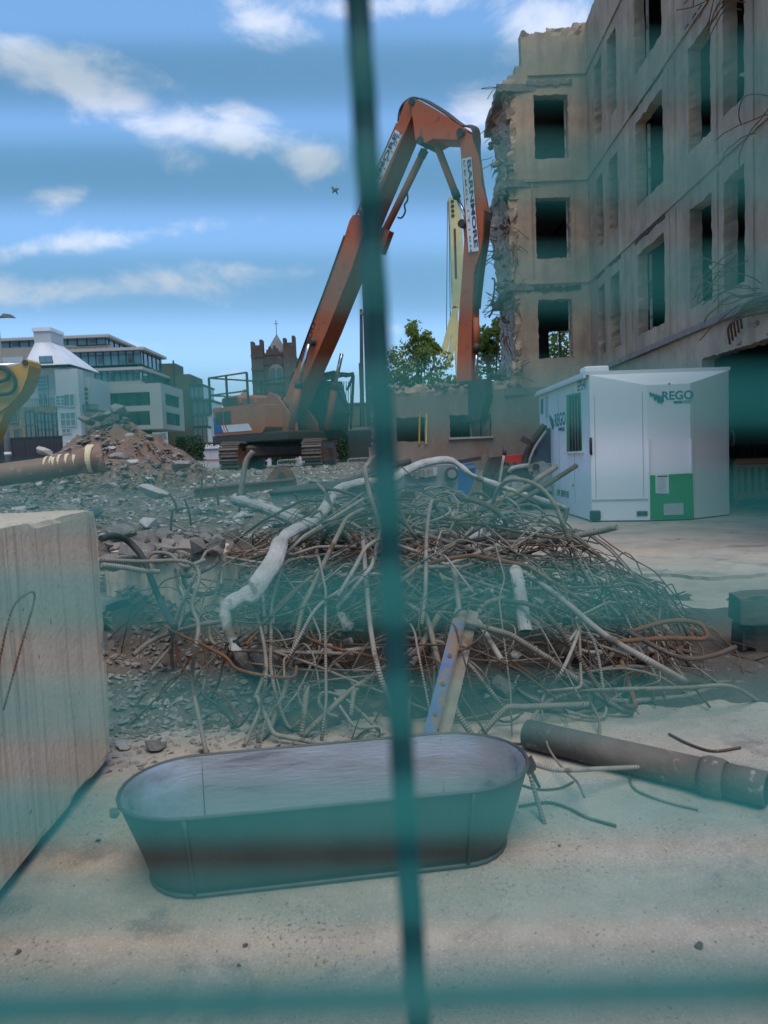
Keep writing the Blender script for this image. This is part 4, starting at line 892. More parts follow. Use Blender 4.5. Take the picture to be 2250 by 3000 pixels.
for (h, hs) in zip(hol, hs_):
    B().box((h[0] - .3, Yg + 1.6, h[1] - .2), (gx1 - 1.4, Yg + dz_ - .3, h[3] + .2)).build('glass_storey', M_gld, go)
    for k in range(5): x = h[0] + (h[2] - h[0]) * k / 5; B().box((x, Yg + 1.3, h[1]), (x + 1.2, Yg + 1.62, h[3])).build('wall_pier', M_olive, go)
    r_ = B(); r_.beam((h[0], Yg + .3, h[1] + 1.0), (h[2], Yg + .3, h[1] + 1.0), .07)
    for k in range(30): x = h[0] + (h[2] - h[0]) * k / 29; r_.beam((x, Yg + .3, h[1]), (x, Yg + .3, h[1] + 1.0), .035)
    r_.build('balcony_railing', M_frame, go)
    for k in range(7): y = hs[0] + (hs[2] - hs[0]) * k / 6; B().box((gx1 - .5, y - .12, hs[1]), (gx1 - .2, y + .12, hs[3])).build('wall_pier', M_frame, go)
B().box((gx0 - 2, Yg + 4, -.5), (gx1 - 3, Yg + dz_, gz0)).build('base_storey', M_gld, go)
# olive brick block and the glass showroom next to it
ob = thing('olive_brick_block', 'tall plain olive brick block behind the grey box floors', 'building', V(510, 1370, 142).to_tuple())
fbox(ob, 440, 1064, 512, 1370, 142, 6, M_olive, 'tower_wall', gd); fbox(ob, 500, 1096, 556, 1370, 141, 10, M_olive, 'stair_wall', gd)
B().box((V(508, 1090, 141).x, 140.8, 12), (V(512, 1090, 141).x, 141, V(512, 1080, 141).z + 1.5)).build('roof_rail', M_frame, ob)
sr = thing('glass_showroom', 'dark glass showroom with stacked glass boxes beside the excavator', 'building', V(600, 1370, 112).to_tuple())
for (u0, v0, u1, v1, Y, m_) in ((556, 1131, 594, 1176, 138, M_gblue), (563, 1174, 612, 1212, 114, M_gld), (566, 1217, 606, 1248, 113, M_gld), (566, 1253, 606, 1296, 113.5, M_gld)):
    o = fbox(sr, u0, v0, u1, v1, Y, 9, m_, 'glass_box'); a = V(u0, v0, Y); c = V(u1, v0, Y)
    B().box((a.x - .1, Y - .2, c.z), (c.x + .2, Y + 9, c.z + .3)).build('fascia', M_frame, o)
    for k in range(4): x = a.x + (c.x - a.x) * k / 3; B().box((x - .05, Y - .1, V(u0, v1, Y).z), (x + .05, Y - .01, c.z)).build('mullion', M_frame, o)
sf = B().prism([V(560, 1299, 60), V(668, 1295, 60), V(668, 1313, 60), V(560, 1317, 60)], (0, .3, 0)).build('sign_fascia', pmat('black_sign', (.02, .022, .03), (.025, .025, .03), 2, .5, 0), sr)
text('HYUNDAI', .62, V(640, 1309, 59.98), V(660, 1308, 60) - V(620, 1309.6, 60), Z, M_paper, sr, bold=.02, sx=.95)
# block to the right of the cab
gb = thing('low_grey_block', 'low olive grey block behind the cab of the excavator', 'building', V(1035, 1345, 75).to_tuple())
fbox(gb, 985, 1182, 1120, 1345, 75, 9, M_olive, 'wall', .2); fbox(gb, 1030, 1246, 1060, 1250, 74.6, .4, M_frame, 'canopy'); fbox(gb, 985, 1176, 1125, 1183, 74.8, 9.4, M_greyb, 'coping')
dt = thing('distant_terrace', 'low row of dim buildings far behind the excavator and the office', 'building', (-30, 172, 0))
for k in range(14):
    x = -150 + k * 14; h_ = 5.5 + 2.5 * math.sin(k * 2.1); B().box((x, 172, -.5), (x + 13.6, 182, h_)).build('house_wall', (M_olive, M_stone, M_greyb)[k % 3], dt)
    for j in range(4): B().box((x + 1.5 + j * 3, 171.9, h_ * .55), (x + 2.7 + j * 3, 172, h_ * .8)).build('window', M_gld, dt)
# church tower
ct = thing('church_tower', 'dark stone church tower with stepped battlements and arched window', 'church', V(800, 1360, 128).to_tuple())
ta, tb = V(741, 1045, 128), V(862, 1045, 128); tx0, tx1 = ta.x, tb.x; tz = V(800, 1040, 128).z; wd = tx1 - tx0
B().box((tx0, 128, -.5), (tx1, 128 + wd, tz)).build('wall', M_tower, ct)
for x in (tx0 - .25, tx1 - 1.75):
    B().box((x, 127.6, -.5), (x + 2.0, 129.6, tz + .6)).build('corner_buttress', M_tower, ct)
    for i, h in enumerate((1.9, 1.2, 1.2, 2.2)): B().box((x + i * .5, 127.6, tz + .6), (x + i * .5 + .5, 129.6, tz + .6 + h * (.9 if x < tx0 else 1.1))).build('turret_stone', M_tower, ct)
mids = [.2, .9, 1.5, 1.0, 1.7, 1.1, .5, .2]
for i, h in enumerate(mids):
    x = tx0 + 1.9 + i * (wd - 3.8) / 8; B().box((x, 127.9, tz), (x + (wd - 3.8) / 8, 128.5, tz + .2 + h * .8)).build('battlement', M_tower, ct)
cxm = (tx0 + tx1) / 2 + .3
B().add([(cxm - 2.1, 129, tz), (cxm + 2.1, 129, tz), (cxm + 2.1, 133, tz), (cxm - 2.1, 133, tz), (cxm, 131, tz + 4.0)], [(0, 1, 4), (1, 2, 4), (2, 3, 4), (3, 0, 4)]).build('spire_roof', pmat('grey_slate', (.16, .165, .165), (.12, .12, .12), 1, .8, .1), ct)
B().beam((cxm, 131, tz + 3.8), (cxm, 131, tz + 6.3), .1).beam((cxm - .35, 131, tz + 5.7), (cxm + .35, 131, tz + 5.7), .09).build('cross', M_frame, ct)
wz0, wz1 = V(810, 1120, 128).z, V(810, 1090, 128).z; wx = V(810, 1100, 128).x; hw_ = 1.15
arch = [(wx - hw_, 127.85, wz0), (wx + hw_, 127.85, wz0), (wx + hw_, 127.85, wz1)] + [(wx + hw_ * math.cos(a), 127.85, wz1 + hw_ * 1.2 * math.sin(a)) for a in frange(0.2, math.pi - .2, 8)] + [(wx - hw_, 127.85, wz1)]
wn = B().prism(arch, (0, .2, 0)).build('arched_window', pmat('weathered_dressing', (.17, .165, .155), (.13, .125, .115), 1, .9, .1), ct)
for s_ in (-.5, .5):
    ar2 = [(wx + s_ * 1.1 - .45, 127.8, wz0 + .12), (wx + s_ * 1.1 + .45, 127.8, wz0 + .12)] + [(wx + s_ * 1.1 + .45 * math.cos(a), 127.8, wz1 + .7 * math.sin(a)) for a in frange(0, math.pi, 8)]
    B().prism(ar2, (0, .04, 0)).build('pane', M_gld, wn)
for v in (1120, 1064, 1145): z = V(810, v, 128).z; B().box((tx0 - .05, 127.85, z - .2), (tx1 + .05, 128, z)).build('string_course', M_tower, ct)
for k in range(9): zq = 1 + k * 2.2; B().box((tx0 - .3, 127.5, zq), (tx0 + 1.8, 127.65, zq + .5)).build('quoin', M_tower, ct)

# ------------------------------------------------------------------ hoardings, barriers, lamp, hedges, trees
M_hoard = pmat('white_hoarding', (.5, .51, .53), (.44, .45, .47), .5, .6, .03); M_navyw = pmat('dark_hoarding', (.022, .024, .032), (.03, .03, .036), .7, .6, .03)
hd = thing('dark_hoarding', 'dark painted site hoarding below the stone warehouse', 'hoarding', V(80, 1355, 47).to_tuple())
a = V(-150, 1292, 47); c = V(182, 1278, 47)
for k in range(9): x = a.x + (c.x - a.x) * k / 9; B().box((x + .01, 47, .3), (x + (c.x - a.x) / 9 - .01, 47.06, a.z - .02)).build('panel', M_navyw, hd)
B().box((a.x, 46.97, a.z - .02), (c.x, 47.1, a.z + .06)).build('capping', M_navyw, hd)
wh = thing('white_hoarding', 'low white hoarding with thin red line behind the excavator tracks', 'hoarding', V(800, 1365, 46).to_tuple())
a = V(455, 1320, 46); c = V(1100, 1296, 46); zt2 = (a.z + c.z) / 2
for k in range(12):
    x = a.x + (c.x - a.x) * k / 12; B().box((x + .008, 46, .4), (x + (c.x - a.x) / 12 - .008, 46.05, zt2)).build('panel', M_hoard, wh)
B().box((a.x, 45.98, zt2 - .72), (c.x, 46.0, zt2 - .66)).build('red_line', M_red, wh); B().box((a.x, 45.9, zt2), (c.x, 46.1, zt2 + .14)).build('capping', M_paper, wh)
for u in (866, 880): x = V(u, 1350, 45.9).x; B().beam((x, 45.9, .4), (x, 45.9, zt2 + .25), .2, .1).build('white_post', M_paper, wh)
def barrier(u0, u1, v0, v1, Y, lab):
    a = V(u0, v1, Y); c = V(u1, v0, Y); zz0 = max(a.z, terrain_z(a.x, Y) - .05); t = thing('crowd_barrier', lab, 'barrier', (a.x, Y, zz0), 'steel crowd barriers along the hoarding')
    f = B(); x0, x1, z1_ = a.x + .06, c.x - .06, c.z
    f.tube(arc_pts([(x0, Y, zz0), (x0, Y, z1_ - .15), (x0 + .12, Y, z1_), (x1 - .12, Y, z1_), (x1, Y, z1_ - .15), (x1, Y, zz0)], 4), .028, 6); f.build('frame', M_galv, t)
    for k in range(1, 14): x = x0 + (x1 - x0) * k / 14; B().cyl((x, Y, zz0 + .12), (x, Y, z1_), .009, n=5).build('bar', M_galv, t)
    B().beam((x0, Y, zz0 + .12), (x1, Y, zz0 + .12), .03).build('bottom_rail', M_galv, t)
for u0, u1, n_ in ((515, 602, 'steel crowd barrier between the hedge and the rubble'), (605, 690, 'steel crowd barrier left of the left excavator track'), (812, 898, 'steel crowd barrier seen between the excavator tracks'), (1018, 1096, 'steel crowd barrier right of the excavator')): barrier(u0, u1, 1352 - (u0 - 515) * .02, 1378, 41, n_)
lamp = thing('street_lamp', 'grey street lamp post at the left edge in front of the dark hoarding', 'street lamp', V(26, 1370, 40).to_tuple())
pb_ = V(26, 1372, 40); pt_ = Vector((pb_.x, 40, V(-6, 935, 40).z))
B().tube([pb_ - Z * .5, pb_ + Z * 2.2, pt_], [.17, .15, .08], 10).build('post', M_grey, lamp); B().cyl(pb_ + Z * .7, pb_ + Z * .85, .18, n=12).build('white_band', M_paper, lamp)
hp = pt_ + Vector((.3, 0, .1)); B().tube([pt_, pt_ + Vector((.1, 0, .1)), hp + Vector((.35, 0, 0))], [.06, .06, .05], 8).build('bracket', M_grey, lamp)
B().prism([hp + Vector((x, y, z)) for x, y, z in ((-.1, -.14, 0), (.62, -.10, -.06), (.45, -.12, .10), (.1, -.14, .16))], (0, .28, 0)).build('lantern', M_grey, lamp)
sg = thing('sign_board', 'tilted dark sign board on a post beside the rubble mound', 'sign', V(480, 1345, 40).to_tuple())
B().prism([V(462, 1272, 40), V(483, 1268, 40), V(489, 1287, 40), V(466, 1290, 40)], (0, .08, 0)).build('board', M_grey, sg); B().beam(V(472, 1352, 40.1), V(472, 1280, 40.1), .12).build('post', M_grey, sg)

def leaves(b_, c, rx, ry, rz, n, s, seed, shell=.45, box=False):
    r_ = random.Random(seed)
    for k in range(n):
        if box: d = Vector((r_.uniform(-1, 1), r_.uniform(-1, 1), r_.uniform(-1, 1))); m_ = max(abs(d.x), abs(d.y), abs(d.z)); d = d / m_ * r_.uniform(.8, 1.03)
        else:
            d = Vector((r_.gauss(0, 1), r_.gauss(0, 1), r_.gauss(0, 1))).normalized() * (r_.random() ** shell)
        p = Vector(c) + Vector((d.x * rx, d.y * ry, d.z * rz)); u = Vector((r_.gauss(0, 1), r_.gauss(0, 1), r_.gauss(0, .7))).normalized(); w = u.orthogonal().normalized(); w.rotate(Matrix.Rotation(r_.uniform(0, 6.3), 3, u)); z = s * r_.uniform(.6, 1.3)
        b_.add([p - u * z, p + w * z * .5, p + u * z, p - w * z * .5], [(0, 1, 2, 3)])
def tree(name, lab, base, h, crown, seed, s=.16, n=240):
    t = thing(name, lab, 'tree', tuple(base)); r_ = random.Random(seed); base = Vector(base)
    tk = B(); tk.tube(arc_pts([base, base + Vector((.1, 0, h * .4)), base + Vector((-.05, 0, h * .9))], 4), [.16 - .012 * i for i in range(9)], 8)
    cl = []
    for (dx_, dz2, r) in crown:
        c = base + Vector((dx_, r_.uniform(-.5, .5) * r, dz2)); r *= 1.25; cl.append((c, r)); tk.tube([base + Vector((0, 0, h * .35 + .3 * r_.random())), base.lerp(c, .6) + Vector((0, 0, .2)), c], [.06, .04, .015], 5)
    tk.build('trunk', M_bark, t); lf = B()
    for i, (c, r) in enumerate(cl):
        for j in range(7):
            o = Vector((r_.gauss(0, .5), r_.gauss(0, .5), r_.gauss(0, .5))) * r; leaves(lf, c + o, r * .6, r * .6, r * .5, n // 7, s, seed * 99 + i * 7 + j, .5)
    lf.build('crown', M_leaf, t)
def crown_from(px, Y, base): return [(V(u, v, Y).x - base.x, V(u, v, Y).z - base.z, r / FPX * Y) for u, v, r in px]
bt1 = V(1235, 1345, 37); bt1.z = .8
tree('leafy_tree', 'small leafy green tree above the broken ground floor wall', bt1, 5.5, crown_from([(1216, 985, 26), (1235, 1000, 30), (1200, 1030, 40), (1245, 1050, 45), (1185, 1075, 40), (1220, 1090, 55), (1275, 1085, 42), (1310, 1110, 32), (1170, 1120, 38), (1255, 1130, 50), (1205, 1140, 50), (1300, 1140, 40), (1275, 1015, 18)], 37, bt1), 5, .115, 330)
bt2 = V(1440, 1345, 34); bt2.z = .8
tree('leafy_tree', 'leafy tree seen between the excavator arm and the ruin', bt2, 5.5, crown_from([(1432, 975, 22), (1440, 1010, 32), (1425, 1050, 30), (1455, 1060, 40), (1435, 1100, 38), (1460, 950, 24), (1470, 1010, 35), (1425, 1010, 16), (1620, 1010, 50), (1650, 1040, 55), (1600, 1060, 50), (1520, 1050, 60), (1690, 1000, 50), (1560, 1090, 60), (1660, 1090, 60)], 34, bt2), 11, .11, 330)
def hedge_col(lab, u0, v0, u1, v1, Y, seed):
    a = V(u0, v1, Y); c = V(u1, v0, Y); t = thing('clipped_hedge', lab, 'hedge', ((a.x + c.x) / 2, Y, a.z)); w = (c.x - a.x) / 2; h = (c.z - a.z) / 2; m_ = Vector(((a.x + c.x) / 2, Y, (a.z + c.z) / 2))
    B().box(m_ - Vector((w * .8, w * .8, h * .95)), m_ + Vector((w * .8, w * .8, h * .9))).build('branches', M_leafd, t); lf = B(); leaves(lf, m_, w, w, h, 1500, .09, seed, box=True); lf.build('foliage', M_leafd, t)
hedge_col('clipped green hedge column left of the excavator', 524, 1278, 590, 1352, 43, 3); hedge_col('dark hedge just behind the left excavator track', 650, 1310, 700, 1362, 43.5, 4); hedge_col('narrow hedge behind the right end of the excavator track', 985, 1255, 1016, 1345, 43.5, 5); hedge_col('low hedge seen between the excavator tracks', 800, 1325, 862, 1362, 43.5, 6)
# herring gull
gl = thing('gull', 'gull flying in the sky left of the fence wire', 'bird', V(980, 557, 40).to_tuple()); gc = V(980, 557, 40)
B().tube(arc_pts([gc + Vector((-.12, .1, -.10)), gc, gc + Vector((.16, -.1, .02)), gc + Vector((.24, -.14, -.01))], 4), [.02, .04, .06, .07, .08, .08, .08, .07, .06, .06, .05, .03, .01], 8).build('body', M_grey, gl)
for s_, px in ((0, [(983, 556), (977, 550), (972, 545), (971, 549), (974, 556), (980, 559)]), (1, [(980, 555), (986, 557), (989, 563), (990, 571), (986, 566), (981, 560)])): B().prism([V(u, v, 40) for u, v in px], (0, .03, 0)).build('wing', M_grease, gl)
# ------------------------------------------------------------------ rubble mound, rocks, gravel
def mound_mesh(name, cx, cy, R, H, seed, mat, z0=None, nr=26, na=70, asp=1.0, sharp=1.0):
    bb = B(); V_ = []; F_ = []
    for i in range(nr + 1):
        for k in range(na):
            a = 2 * math.pi * k / na; r = R * (i / nr); rr = r * (1 + .16 * fbm(math.cos(a) * 1.3 + seed, math.sin(a) * 1.3, 2)); x = cx + rr * math.cos(a); y = cy + rr * asp * math.sin(a)
            t_ = i / nr; h = H * (1 - t_ ** sharp) ** 1.0; h = h * (1 + .10 * fbm(x * .9 + seed, y * .9, 1)) + (.14 * fbm(x * 2.2, y * 2.2, seed) + .07 * fbm(x * 6, y * 6, seed)) * min(1, H) * (1 - t_ ** 4)
            base = terrain_z(x, y) if z0 is None else z0
            V_.append((x, y, base + h - .12 * t_ ** 3))
    for i in range(nr):
        for k in range(na): F_.append((i * na + k, (i + 1) * na + k, (i + 1) * na + (k + 1) % na, i * na + (k + 1) % na))
    return bb.add(V_, F_, smooth=True).build(name, mat), lambda x, y: (z0 or 0)
MX, MY = V(338, 1300, 19).x, 19.0; MR, MH = 2.6, 1.72
mo, _ = mound_mesh('rubble_mound', MX, MY, MR, MH, 3, M_mound, sharp=1.12)
tag(mo, 'tall heap of brown earth and broken stone behind the brown drain pipe', 'rubble mound')
def mound_z(x, y):
    r = math.hypot(x - MX, y - MY) / MR
    return terrain_z(x, y) + (MH * (1 - r ** 1.12) if r < 1 else 0)
ME_R = rm; ME_P = []
for me in rm[:5]:
    m2 = me.copy(); m2.materials.clear(); m2.materials.append(M_rockw); ME_P.append(m2)
def rock(name, p, s, lab, grp=None, pale=False, sq=.75, seed=None):
    r_ = random.Random(seed if seed is not None else rnd.randrange(10 ** 6)); me = r_.choice(ME_P if pale else ME_R)
    o = bpy.data.objects.new(name, me); COL.objects.link(o); o.location = p; o.scale = (s * r_.uniform(.85, 1.25), s * r_.uniform(.8, 1.1), s * sq * r_.uniform(.8, 1.15)); o.rotation_euler = (r_.uniform(-.3, .3), r_.uniform(-.3, .3), r_.uniform(0, 6.3))
    return tag(o, lab, 'rock', grp)
# named boulders
pk = V(345, 1205, MY - .1); rock('boulder', V(348, 1203, MY - .2), .29, 'large pale boulder on the very top of the rubble mound', sq=.85, seed=4, pale=False)
rock('boulder', V(290, 1220, MY - .35), .24, 'angular stone left of the boulder on the mound top', seed=5); rock('boulder', V(306, 1215, MY - .2), .22, 'stone wedged against the boulder on the mound top', seed=6); rock('boulder', V(250, 1232, MY - .3), .24, 'lowest left stone of the mound crest', seed=7); rock('boulder', V(372, 1230, MY - .4), .15, 'small stone just right below the mound boulder', seed=8)
for (u, v, Y, s, lab, pale) in ((524, 1365, 14.5, .27, 'big rounded boulder at the right foot of the mound', False), (350, 1338, 15, .26, 'dark boulder at the front foot of the mound', False), (384, 1358, 14.6, .18, 'pale pointed stone at the front foot of the mound', True), (135, 1320, 17, .27, 'flat pale stone at the left foot of the mound', True),
                                (455, 1440, 11.5, .28, 'flat pale slab lying right of the brown drain pipe', True), (318, 1422, 11.5, .16, 'pale stone below the mouth of the brown drain pipe', True), (530, 1392, 13, .16, 'squat grey stone near the steel barriers', False)):
    p = V(u, v, Y); rock('boulder', p, s, lab, None, pale, .6, seed=int(u))
# stones that can be picked apart, on mound and on rubble ground
for k in range(95):
    a = rnd.uniform(math.pi, 2 * math.pi) if rnd.random() < .85 else rnd.uniform(0, 6.3); r = MR * math.sqrt(rnd.random()) * 1.05; x = MX + r * math.cos(a); y = MY + r * math.sin(a)
    rock('stone', (x, y, mound_z(x, y) + .03), rnd.uniform(.055, .15), *(lambda w_: (w_[0], w_[1], w_[2]))((lambda pale_, wh_: (f'{"pale" if pale_ else "grey"} broken stone on the {wh_} of the rubble mound', f'{"pale" if pale_ else "grey"} stones on the {wh_} of the mound', pale_))(rnd.random() < .25, ('upper ' if r < MR * .5 else 'lower ') + ('left slope' if x < MX - .5 else 'right slope' if x > MX + .5 else 'front slope'))))
cnt = 0
while cnt < 185:
    y = 6.5 + 24 * rnd.random() ** 1.5; x = rnd.uniform(-.52 * y, .10 * y + 1)
    if terrain_h(x, y) < .35: continue
    cnt += 1; s = rnd.uniform(.05, .13) * (1 + y * .018); rock('stone', (x, y, terrain_z(x, y) + s * .15), s, *(lambda pale_, wh_: (f'{"pale" if pale_ else "grey"} broken stone on the {wh_}', f'{"pale" if pale_ else "grey"} stones on the {wh_}', pale_))(rnd.random() < .35, ('near ' if y < 10 else 'middle ' if y < 16 else 'far ') + 'rubble ground ' + ('below the brown drain pipe' if x / y < -.25 else 'in front of the excavator' if x / y < 0 else 'left of the grey machine housing')))
ico = []
for i in range(12):
    r_ = random.Random(500 + i); bm = bmesh.new()
    for k in range(8): d = Vector((r_.gauss(0, 1), r_.gauss(0, 1), r_.gauss(0, .8))).normalized(); bm.verts.new(d * r_.uniform(.7, 1.1))
    ch = bmesh.ops.convex_hull(bm, input=bm.verts); bmesh.ops.delete(bm, geom=list({e for e in ch['geom_interior'] + ch['geom_unused'] if isinstance(e, bmesh.types.BMVert)}), context='VERTS')
    bm.verts.ensure_lookup_table(); bm.verts.index_update(); ico.append(([v.co.copy() for v in bm.verts], [[v.index for v in f.verts] for f in bm.faces])); bm.free()
def gravel(name, mat, n, place, lab):
    bb = B()
    for k in range(n):
        q = place()
        if q is None: continue
        (x, y, z), s = q; vs_, fs_ = ico[rnd.randrange(12)]; c, sn = math.cos(k * 2.4), math.sin(k * 2.4)
        bb.add([(x + (v.x * c - v.y * sn) * s, y + (v.x * sn + v.y * c) * s, z + v.z * s * .7) for v in vs_], fs_)
    return tag(bb.build(name, mat), lab, None, None, 'stuff')
def pl_ter():
    y = 5.2 + 26 * rnd.random() ** 1.9; x = rnd.uniform(-.55 * y, .12 * y + 1.2)
    if terrain_h(x, y) < .12: return None
    s = rnd.uniform(.012, .045) * (1 + y * .045); return (x, y, terrain_z(x, y)), s
def pl_mo():
    a = rnd.uniform(math.pi * .9, 2.1 * math.pi); r = MR * 1.1 * math.sqrt(rnd.random()); x = MX + r * math.cos(a); y = MY + r * math.sin(a); return (x, y, mound_z(x, y)), rnd.uniform(.02, .06)
gravel('rubble_gravel', M_rock, 9000, pl_ter, 'loose grey rubble and gravel covering the raised ground'); gravel('rubble_gravel', M_rockw, 2200, pl_ter, 'pale chips scattered over the raised ground'); gravel('mound_gravel', M_rock, 1500, pl_mo, 'small stones and clods over the mound'); gravel('mound_gravel', M_rust, 350, pl_mo, 'red brick crumbs over the mound')
def pl_left():
    x = rnd.uniform(-1.5, -.05); y = 3.2 + 1.9 * rnd.random(); 
    if rnd.random() < .35 * (y < 3.5): return None
    return (x, y, .0), rnd.uniform(.006, .03)
gravel('yard_grit', M_rock, 1600, pl_left, 'grit and stone chips between the concrete block and the rebar heap')
def pl_yard():
    x = rnd.uniform(-1.6, 2.2); y = rnd.uniform(1.5, 5); return (x, y, .001), rnd.uniform(.002, .007)
gravel('yard_grit', M_rock, 900, pl_yard, 'fine grit scattered over the concrete yard')
def pl_right():
    x = rnd.uniform(1.2, 3.8); y = rnd.uniform(10, 17); return (x, y, .0), rnd.uniform(.02, .07)
gravel('rubble_gravel', M_rockw, 700, pl_right, 'pale broken rubble on the ground left of the white cabin')
for (u, v, s, pale) in ((455, 2195, .055, 0), (360, 2195, .04, 1), (480, 2190, .03, 0), (335, 2390, .03, 0), (288, 2466, .013, 0), (1065 + 985, 2775, .014, 0), (720, 2772, .01, 0), (55, 2792, .012, 0), (700, 2830, .008, 0), (600, 2205, .03, 0), (520, 2240, .02, 0), (1640, 2480, .008, 0)):
    p = G(u, v); rock('pebble', (p.x, p.y, s * .4), s, 'loose stone lying on the concrete yard', 'loose stones on the concrete yard', bool(pale))

# ------------------------------------------------------------------ concrete block on the left, broken wall stub
def rough_block(name, lab, cat, x0, x1, y0, y1, z0_, z1_, mat, n=26, chip=.02, skew=(0, 0), parent=None):
    """block with worn arrises and slightly uneven faces"""
    bm = bmesh.new(); bmesh.ops.create_cube(bm, size=1); bmesh.ops.subdivide_edges(bm, edges=bm.edges[:], cuts=n, use_grid_fill=True)
    for v in bm.verts:
        q = v.co.copy(); p = Vector((x0 + (q.x + .5) * (x1 - x0), y0 + (q.y + .5) * (y1 - y0), z0_ + (q.z + .5) * (z1_ - z0_))); nb = sum(1 for t in q if abs(abs(t) - .5) < .012)
        if nb >= 2:
            k = max(0, fbm(p.x * 5 + 3, p.y * 5, p.z * 5)) * chip * 3 + chip * .35; c = Vector(((x0 + x1) / 2, (y0 + y1) / 2, (z0_ + z1_) / 2)); d = Vector((-math.copysign(1, q.x) if abs(abs(q.x) - .5) < .012 else 0, -math.copysign(1, q.y) if abs(abs(q.y) - .5) < .012 else 0, -math.copysign(1, q.z) if abs(abs(q.z) - .5) < .012 else 0)); p += d * k
        p += Vector((fbm(p.x * 2, p.y * 2, p.z * 2), fbm(p.x * 2 + 7, p.y * 2, p.z * 2), fbm(p.x * 2, p.y * 2 + 5, p.z * 2))) * chip * .25
        p.x += skew[0] * (p.y - y0); p.y += skew[1] * (p.z - z0_); v.co = p
    me = bpy.data.meshes.new(name); bm.to_mesh(me); bm.free(); me.materials.append(mat); o = bpy.data.objects.new(name, me); COL.objects.link(o)
    if cat: tag(o, lab, cat)
    return o
blk = rough_block('concrete_block', 'tall pale concrete block with run marks at the left edge', 'concrete block', -2.6, -1.185, .7, 3.33, .05, 1.165, M_block, 40, .005, (-.035, 0))
B().box((-2.4, 2.95, .002), (-1.5, 3.1, .05)).build('timber_bearer', M_broken, blk); B().box((-2.4, 1.2, .002), (-1.5, 1.35, .05)).build('timber_bearer', M_broken, blk)
st = rough_block('broken_wall_stub', 'broken pale concrete wall stub left of the rebar heap', 'concrete block', -1.75, -1.02, 4.55, 4.95, -.02, .82, M_block, 18, .05, (.1, .1))
st2 = rough_block('broken_wall_stub', 'low broken concrete lump against the wall stub', 'concrete block', -2.3, -1.6, 4.2, 4.9, -.02, .55, M_broken, 16, .09, (.2, .1))
bb = B()
for k in range(60): x = rnd.uniform(-1.8, -1.0); lump_into(bb, (x, rnd.uniform(4.55, 5.1), .83 + rnd.uniform(-.06, .06)), rnd.uniform(.03, .1), rnd.randrange(9999))
bb.build('broken_top', M_broken, st)
for (u, v, Y, s, lab) in ((355, 1560, 4.4, .13, 'jagged stone perched on the broken wall stub'), (400, 1610, 4.35, .12, 'dark stone under the jagged stone on the wall stub'), (340, 1640, 4.3, .11, 'stone resting beside the black cable'), (450, 1600, 4.7, .10, 'pale lump on top of the broken wall stub')): rock('boulder', V(u, v, Y), s, lab, None, False, .8, seed=int(u + v))
# earth bank between block and heap
def bank_z(x, y): return -.03 + (.52 * sstep(3.55, 5.3, y - .2 * (x + 1.2)) * (1 - sstep(-1.05, -.35, x)) + .12 * sstep(3.5, 4.4, y) * (1 - sstep(-.8, -.2, x))) * (1 + .35 * fbm(x * 3, y * 3, 2)) + .03 * fbm(x * 8, y * 8, 3)
tag(terrain('earth_bank', frange(-2.6, -.2, 60), frange(3.5, 6.2, 66), bank_z, M_dirt), kind='structure')
tag(terrain('yard_dirt', frange(-.9, 5.2, 100), frange(3.15, 6.9, 66), lambda x, y: -.05 + .075 * sstep(.0, .55, min((y - 3.15) * (1 if x > .2 else .7), 6.9 - y, x + .9, 5.2 - x) - .25 + .55 * fbm(x * 1.1, y * 1.1, 6)) + .012 * fbm(x * 5, y * 5, 2), M_damp_gap), kind='structure')
REAR = []
def pl_bank():
    x = rnd.uniform(-2.0, -.35); y = rnd.uniform(3.5, 5.3); return (x, y, bank_z(x, y)), rnd.uniform(.006, .034) * rnd.uniform(.6, 1.2)
for k in range(46):
    x = rnd.uniform(-2.3, -.6); y = rnd.uniform(4.9, 7.6); z = terrain_z(x, y) * .9 + .12 + rnd.uniform(0, .12); a = rnd.uniform(0, 6.3); d = Vector((math.cos(a), math.sin(a) * .6, rnd.uniform(-.1, .3))); p = Vector((x, y, z)); pts_ = [p]
    for q in range(rnd.randrange(4, 9)): d.rotate(Matrix.Rotation(rnd.gauss(0, .5), 3, Vector((rnd.gauss(0, 1), rnd.gauss(0, 1), 1)).normalized())); p = p + d.normalized() * rnd.uniform(.08, .2); p.z = min(max(p.z, terrain_z(p.x, p.y) + .01), z + .3); pts_.append(p.copy())
    mi_ = rnd.choice((0, 0, 1, 2, 3)); c_ = ('dusty grey', 'dark brown', 'rusty orange', 'pale')[mi_]
    REAR.append((arc_pts(pts_, 3), rnd.choice((.008, .011, .015)), mi_, f'{c_} crooked rod on the rubble behind the broken wall stub', f'{c_} rods behind the wall stub'))
gravel('bank_gravel', M_rock, 4200, pl_bank, 'crumbled stone on the earth bank beside the concrete block')

